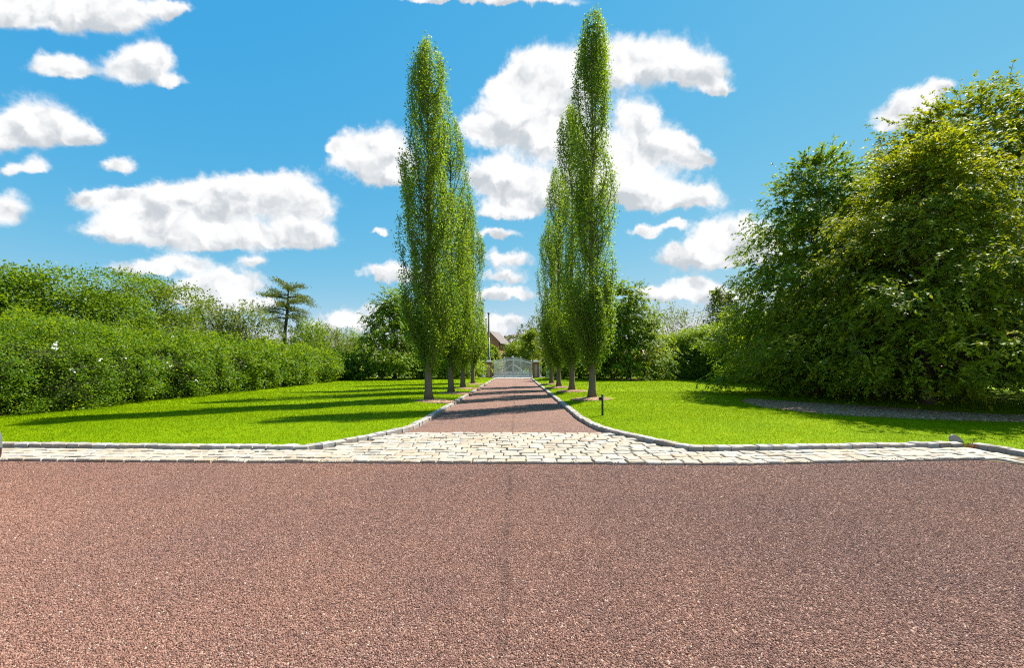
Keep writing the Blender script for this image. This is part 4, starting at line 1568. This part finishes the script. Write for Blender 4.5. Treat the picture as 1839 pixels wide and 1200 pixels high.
# ------------------------------------------------------------------ gate, pillars, fence, box
def gate():
    D = 48.0
    x0, x1 = -2.70, 1.88
    xc = (x0 + x1) / 2
    t = thing('entrance_gate', 'white metal double gate with arched top closing the driveway', 'gate', (xc, D, 0.02))
    hw = (x1 - x0) / 2

    def top(x):
        return 2.02 + 0.42 * math.cos(min(1, abs(x) / hw) * math.pi / 2) ** 1.2
    for s in (-1, 1):
        leafp = MB()
        a, b = s * 0.03, s * (hw - 0.02)
        lo, hi = min(a, b), max(a, b)
        for xx, hh in ((a + s * 0.04, top(0) + 0.12), (b - s * 0.04, top(hw) + 0.1), (s * hw * 0.42, top(hw * 0.42) + 0.16)):
            leafp.box(xx - 0.045, -0.035, 0.06, xx + 0.045, 0.035, hh)
            leafp.tube([(xx, 0, hh), (xx, 0, hh + 0.05), (xx, 0, hh + 0.13)], [0.035, 0.06, 0.005], 6)
        for zz in (0.12, 0.72):
            leafp.box(lo, -0.022, zz, hi, 0.022, zz + 0.07)
        xs = np.linspace(lo, hi, 9)
        for p, q in zip(xs[:-1], xs[1:]):
            leafp.tube([(p, 0, top(p) - 0.22), (q, 0, top(q) - 0.22)], 0.032, 6)
        leafp.tube([(b, 0, 0.2), (a, 0, 1.7)], 0.025, 6)
        lf = link('gate_leaf', leafp.mesh('gate_leaf'), M['white_metal'], t)
        n = 18
        for i in range(n):
            xx = lo + (hi - lo) * (i + 0.5) / n
            hh = top(xx)
            mb = MB()
            mb.box(-0.027, -0.02, 0.08, 0.027, 0.02, hh - 0.02)
            mb.tube([(0, 0, hh - 0.02), (0, 0, hh + 0.03), (0, 0, hh + 0.10)], [0.018, 0.035, 0.004], 5)
            link('bar', mb.mesh('bar'), M['white_metal'], lf, (xx, 0.0, 0))
            if i:
                mb = MB()
                mb.box(-0.02, -0.015, 0.08, 0.02, 0.015, 0.82)
                link('short_bar', mb.mesh('short_bar'), M['white_metal'], lf, (lo + (hi - lo) * i / n, 0.0, 0))


gate()


def pillar(xc, D, h, w, lab):
    t = thing('gate_pillar', lab, 'gate pillar', (xc, D, -0.1), 0, 'brick pillars of the gate')
    mb = MB()
    mb.box(-w / 2, -w / 2, 0, w / 2, w / 2, h)
    link('shaft', mb.mesh('shaft'), M['brick'], t)
    mb = MB()
    mb.box(-w * 0.22, -w / 2 - 0.03, 0.30, w * 0.22, -w / 2 + 0.02, h - 0.22)
    link('panel', mb.mesh('panel'), M['palestone'], t)
    mb = MB()
    mb.box(-w / 2 - 0.05, -w / 2 - 0.05, 0, w / 2 + 0.05, w / 2 + 0.05, 0.22)
    link('plinth', mb.mesh('plinth'), M['brick'], t)
    mb = MB()
    mb.box(-w / 2 - 0.07, -w / 2 - 0.07, h + 0.002, w / 2 + 0.07, w / 2 + 0.07, h + 0.10)
    mb.loft([[(-w / 2, -w / 2, h + .1), (w / 2, -w / 2, h + .1), (w / 2, w / 2, h + .1), (-w / 2, w / 2, h + .1)],
             [(-w / 5, -w / 5, h + .3), (w / 5, -w / 5, h + .3), (w / 5, w / 5, h + .3), (-w / 5, w / 5, h + .3)]])
    link('cap', mb.mesh('cap'), M['stonecap'], t)


pillar(-3.23, 47.6, 2.0, 0.72, 'red brick gate pillar with pale panel, left of the gate')
pillar(2.33, 47.6, 2.0, 0.72, 'red brick gate pillar with pale panel, right of the gate')


def fence(xa, xb, D, lab):
    t = thing('fence', lab, 'fence', (xa, D, -0.1), 0, 'white picket fences beside the gate')
    n = int((xb - xa) / 2.0)
    for i in range(n + 1):
        mb = MB()
        mb.box(-0.06, -0.06, 0, 0.06, 0.06, 1.7)
        link('post', mb.mesh('post'), M['white_wood'], t, ((xb - xa) * i / n, 0, 0))
    for z in (0.4, 1.3):
        mb = MB()
        mb.box(0, 0.062, z, xb - xa, 0.10, z + 0.1)
        link('rail', mb.mesh('rail'), M['white_wood'], t)
    mb = MB()
    x = 0.08
    while x < xb - xa:
        mb.box(x, 0.102, 0.1, x + 0.09, 0.12, 1.6)
        x += 0.16
    props(link('pickets', mb.mesh('pickets'), M['white_wood'], t), kind='stuff')


fence(-15.5, -3.7, 49.6, 'white picket fence glimpsed behind the hedge left of the gate')
fence(2.8, 15.5, 49.6, 'white picket fence glimpsed behind the hedge right of the gate')

t = thing('utility_box', 'small pale blue metal box beside the right gate pillar', 'utility box', (3.75, 45.6, 0.15))
mb = MB()
mb.box(-0.35, -0.25, 0, 0.35, 0.25, 0.78)
link('cabinet', mb.mesh('cabinet'), M['bluebox'], t)
mb = MB()
mb.loft([[(-.38, -.28, .782), (.38, -.28, .782), (.38, .28, .782), (-.38, .28, .782)], [(-.34, -.24, .86), (.34, -.24, .86), (.34, .24, .86), (-.34, .24, .86)]])
link('lid', mb.mesh('lid'), M['bluebox'], t)


# ------------------------------------------------------------------ house and poles beyond the gate
def house():
    D = 84.0
    ex = (896 - CX) * D / FPX
    t = thing('brick_house', 'orange brick house with pitched slate roof behind the gate', 'house', (ex, D, -0.25), R(-20))
    ez = CAMZ + (HY - 611) * D / FPX
    W, Ld, rise = 4.3, 5.0, 2.1
    # corner at origin; gable wall runs to -x, long wall runs to +y
    mb = MB()
    mb.add([(-W, 0, 0), (0, 0, 0), (0, 0, ez), (-W / 2, 0, ez + rise), (-W, 0, ez), (-W, Ld, 0), (0, Ld, 0), (0, Ld, ez), (-W / 2, Ld, ez + rise), (-W, Ld, ez)],
           [(0, 1, 2, 3, 4), (9, 8, 7, 6, 5), (1, 6, 7, 2), (5, 0, 4, 9)])
    link('wall', mb.mesh('wall'), M['housebrick'], t)
    mb = MB()
    o = 0.45
    sl = rise / (W / 2)
    for s in (0, 1):
        f = (lambda x: x) if s == 0 else (lambda x: -W - x)
        p = [(f(o), -o, ez - o * sl + 0.05), (f(o), Ld + o, ez - o * sl + 0.05), (-W / 2, Ld + o, ez + rise + 0.05), (-W / 2, -o, ez + rise + 0.05)]
        vs = p + [(a, b, c + 0.16) for a, b, c in p]
        mb.add(vs, [(0, 1, 2, 3), (7, 6, 5, 4), (0, 4, 5, 1), (1, 5, 6, 2), (3, 2, 6, 7), (0, 3, 7, 4)])
    link('roof', mb.mesh('roof'), M['slate'], t)
    mb = MB()
    mb.box(o, -o, ez - o * sl - 0.02, o + 0.1, Ld + o, ez - o * sl + 0.10)
    link('gutter', mb.mesh('gutter'), M['white_wood'], t)
    for (yy, zz) in ((1.3, 2.9), (3.6, 2.9), (1.3, 0.8), (3.6, 0.8)):
        mb = MB()
        mb.box(-0.05, yy - 0.5, zz - 0.06, 0.03, yy + 0.5, zz + 1.5)
        wn = link('window', mb.mesh('window'), M['white_wood'], t)
        mb = MB()
        mb.box(0.0, yy - 0.42, zz, 0.034, yy + 0.42, zz + 1.42)
        link('pane', mb.mesh('pane'), M['window'], wn)
    for xx in (-1.2, -3.1):
        mb = MB()
        mb.box(xx - 0.5, -0.03, 2.84, xx + 0.5, 0.05, 4.4)
        wn = link('window', mb.mesh('window'), M['white_wood'], t)
        mb = MB()
        mb.box(xx - 0.42, -0.034, 2.9, xx + 0.42, 0.0, 4.32)
        link('pane', mb.mesh('pane'), M['window'], wn)


house()


def utility_pole(pxx, D, topy, r, lab, mat, conduit=False, arm=False, boty=None):
    x = (pxx - CX) * D / FPX
    h = CAMZ + (HY - topy) * D / FPX + 0.25
    t = thing('utility_pole', lab, 'pole', (x, D, -0.25), 0)
    mb = MB()
    mb.tube([(0, 0, 0), (0.02, 0, h * 0.5), (0, 0, h - 0.15)], [r * 1.15, r, r * 0.85], 10)
    link('shaft', mb.mesh('shaft', True), M[mat], t)
    mb = MB()
    mb.tube([(0, 0, h - 0.148), (0, 0, h - 0.06), (0, 0, h)], [r * 1.35, r * 1.4, r * 0.6], 10)
    link('cap', mb.mesh('cap', True), M['stonecap'], t)
    if conduit:
        mb = MB()
        mb.tube([(r * 1.8, -r * 1.2, 0.3), (r * 1.8, -r * 1.2, 2.6), (r * 0.9, -r * 1.5, 3.1), (r * 0.7, -r * 1.5, h * 0.62)], r * 0.42, 6)
        link('conduit', mb.mesh('conduit', True), M['pipe'], t)
    if arm:
        mb = MB()
        mb.box(-0.75, -0.04, h - 1.0, 0.75, 0.04, h - 0.88)
        link('crossarm', mb.mesh('crossarm'), M[mat], t)
        for s in (-0.65, 0.65):
            mb = MB()
            mb.tube([(s, 0, h - 0.878), (s, 0, h - 0.72)], [0.05, 0.03], 6)
            link('insulator', mb.mesh('insulator', True), M['stonecap'], t)
    return t


utility_pole(877.5, 52, 561, 0.13, 'tall dark pole rising behind the left gate pillar', 'pole', conduit=True)
utility_pole(873, 68, 572, 0.10, 'thinner pole behind the tall dark one', 'pole')
utility_pole(1323, 50, 542, 0.14, 'pale utility pole above the clipped hedge, before the spruces', 'palepole')
utility_pole(684, 95, 571, 0.09, 'thin far pole with a crossarm above the trees left of the poplars', 'pole', arm=True)


def wire(a, b, sag, lab, r=0.025):
    a, b = Vector(a), Vector(b)
    mb = MB()
    pts = []
    for i in range(17):
        f = i / 16
        p = a.lerp(b, f)
        p.z -= sag * 4 * f * (1 - f)
        pts.append(tuple(p))
    mb.tube(pts, r, 5)
    o = link('power_cable', mb.mesh('power_cable', True), M['cable'])
    props(o, lab, 'cable')


p0 = px(1323, 545, 50)
wire(p0 + Vector((0.1, -0.14, 0)), px(1560, 505, 31), 0.4, 'grey cable from the pale pole to the right into the drooping trees')
wire(p0 + Vector((-0.1, -0.14, 0)), px(1100, 582, 84), 0.5, 'grey cable from the pale pole across the spruces', 0.03)
wire(px(1322, 574, 50) + Vector((0, -0.16, 0)), px(1120, 604, 80), 0.3, 'lower grey cable just above the clipped hedge', 0.03)


# ------------------------------------------------------------------ car whose rear corner shows at the left edge
def car():
    t = thing('parked_car', 'silver grey car, only its rear bumper corner showing at the left edge', 'car', (-5.71, 3.6, 0))
    L_, HWd = 4.5, 0.93

    def ring(z, rear, front, hw, e=8.0, n=72):
        out = []
        cx, hl = (rear + front) / 2, (rear - front) / 2
        for k in range(n):
            a = 2 * math.pi * k / n
            c, s = math.cos(a), math.sin(a)
            out.append((cx + hl * math.copysign(abs(c) ** (2 / e), c), hw * math.copysign(abs(s) ** (2 / e), s), z))
        return out
    mb = MB()
    mb.loft([ring(0.30, -0.28, -4.30, 0.82), ring(0.36, -0.18, -4.42, 0.88), ring(0.46, -0.12, -4.46, 0.91), ring(0.82, -0.10, -4.44, 0.93),
             ring(0.95, -0.12, -4.36, 0.93), ring(1.02, -0.15, -4.2, 0.90), ring(1.05, -0.20, -3.95, 0.86)])
    link('body', mb.mesh('body', True), M['carpaint'], t)
    mb = MB()
    mb.loft([ring(0.44, -0.06, -0.75, 0.90), ring(0.48, -0.012, -0.78, 0.935), ring(0.60, 0.0, -0.80, 0.94), ring(0.72, -0.004, -0.80, 0.938), ring(0.80, -0.03, -0.78, 0.925), ring(0.825, -0.09, -0.75, 0.89)])
    link('bumper', mb.mesh('bumper', True), M['carpaint'], t)
    mb = MB()
    mb.loft([ring(1.04, -0.22, -3.35, 0.84), ring(1.30, -0.36, -2.85, 0.76), ring(1.46, -0.52, -2.50, 0.69)], caps=False)
    link('windows', mb.mesh('windows', True), M['glass'], t)
    mb = MB()
    mb.loft([ring(1.455, -0.50, -2.52, 0.70), ring(1.51, -0.62, -2.36, 0.66), ring(1.53, -0.9, -2.1, 0.5)])
    link('roof', mb.mesh('roof', True), M['carpaint'], t)
    for x in (-0.95, -3.6):
        for s in (-1, 1):
            mb = MB()
            mb.tube([(0, -0.11, 0), (0, -0.09, 0), (0, 0.09, 0), (0, 0.11, 0)], [0.30, 0.335, 0.335, 0.30], 24)
            w = link('wheel', mb.mesh('wheel', True), M['tyre'], t, (x, s * 0.83, 0.335))
            mb = MB()
            mb.tube([(0, s * 0.112, 0), (0, s * 0.125, 0)], [0.21, 0.19], 18)
            link('rim', mb.mesh('rim', True), M['alloy'], w)
    for s in (-1, 1):
        mb = MB()
        mb.box(-0.16, s * 0.62 - 0.18, 0.84, -0.085, s * 0.62 + 0.18, 1.0)
        link('tail_light', mb.mesh('tail_light'), M['redlens'], t)
        mb = MB()
        mb.box(-0.07, s * 0.79 - 0.07, 0.515, -0.014, s * 0.79 + 0.07, 0.575)
        link('reflector', mb.mesh('reflector'), M['redlens'], t)
        mb = MB()
        mb.box(-0.07, s * 0.79 - 0.07, 0.577, -0.012, s * 0.79 + 0.07, 0.592)
        link('trim_strip', mb.mesh('trim_strip'), M['plastic'], t)


car()
print('triangles', sum(len(o.data.loops) - 2 * len(o.data.polygons) for o in SC.objects if o.type == 'MESH'))
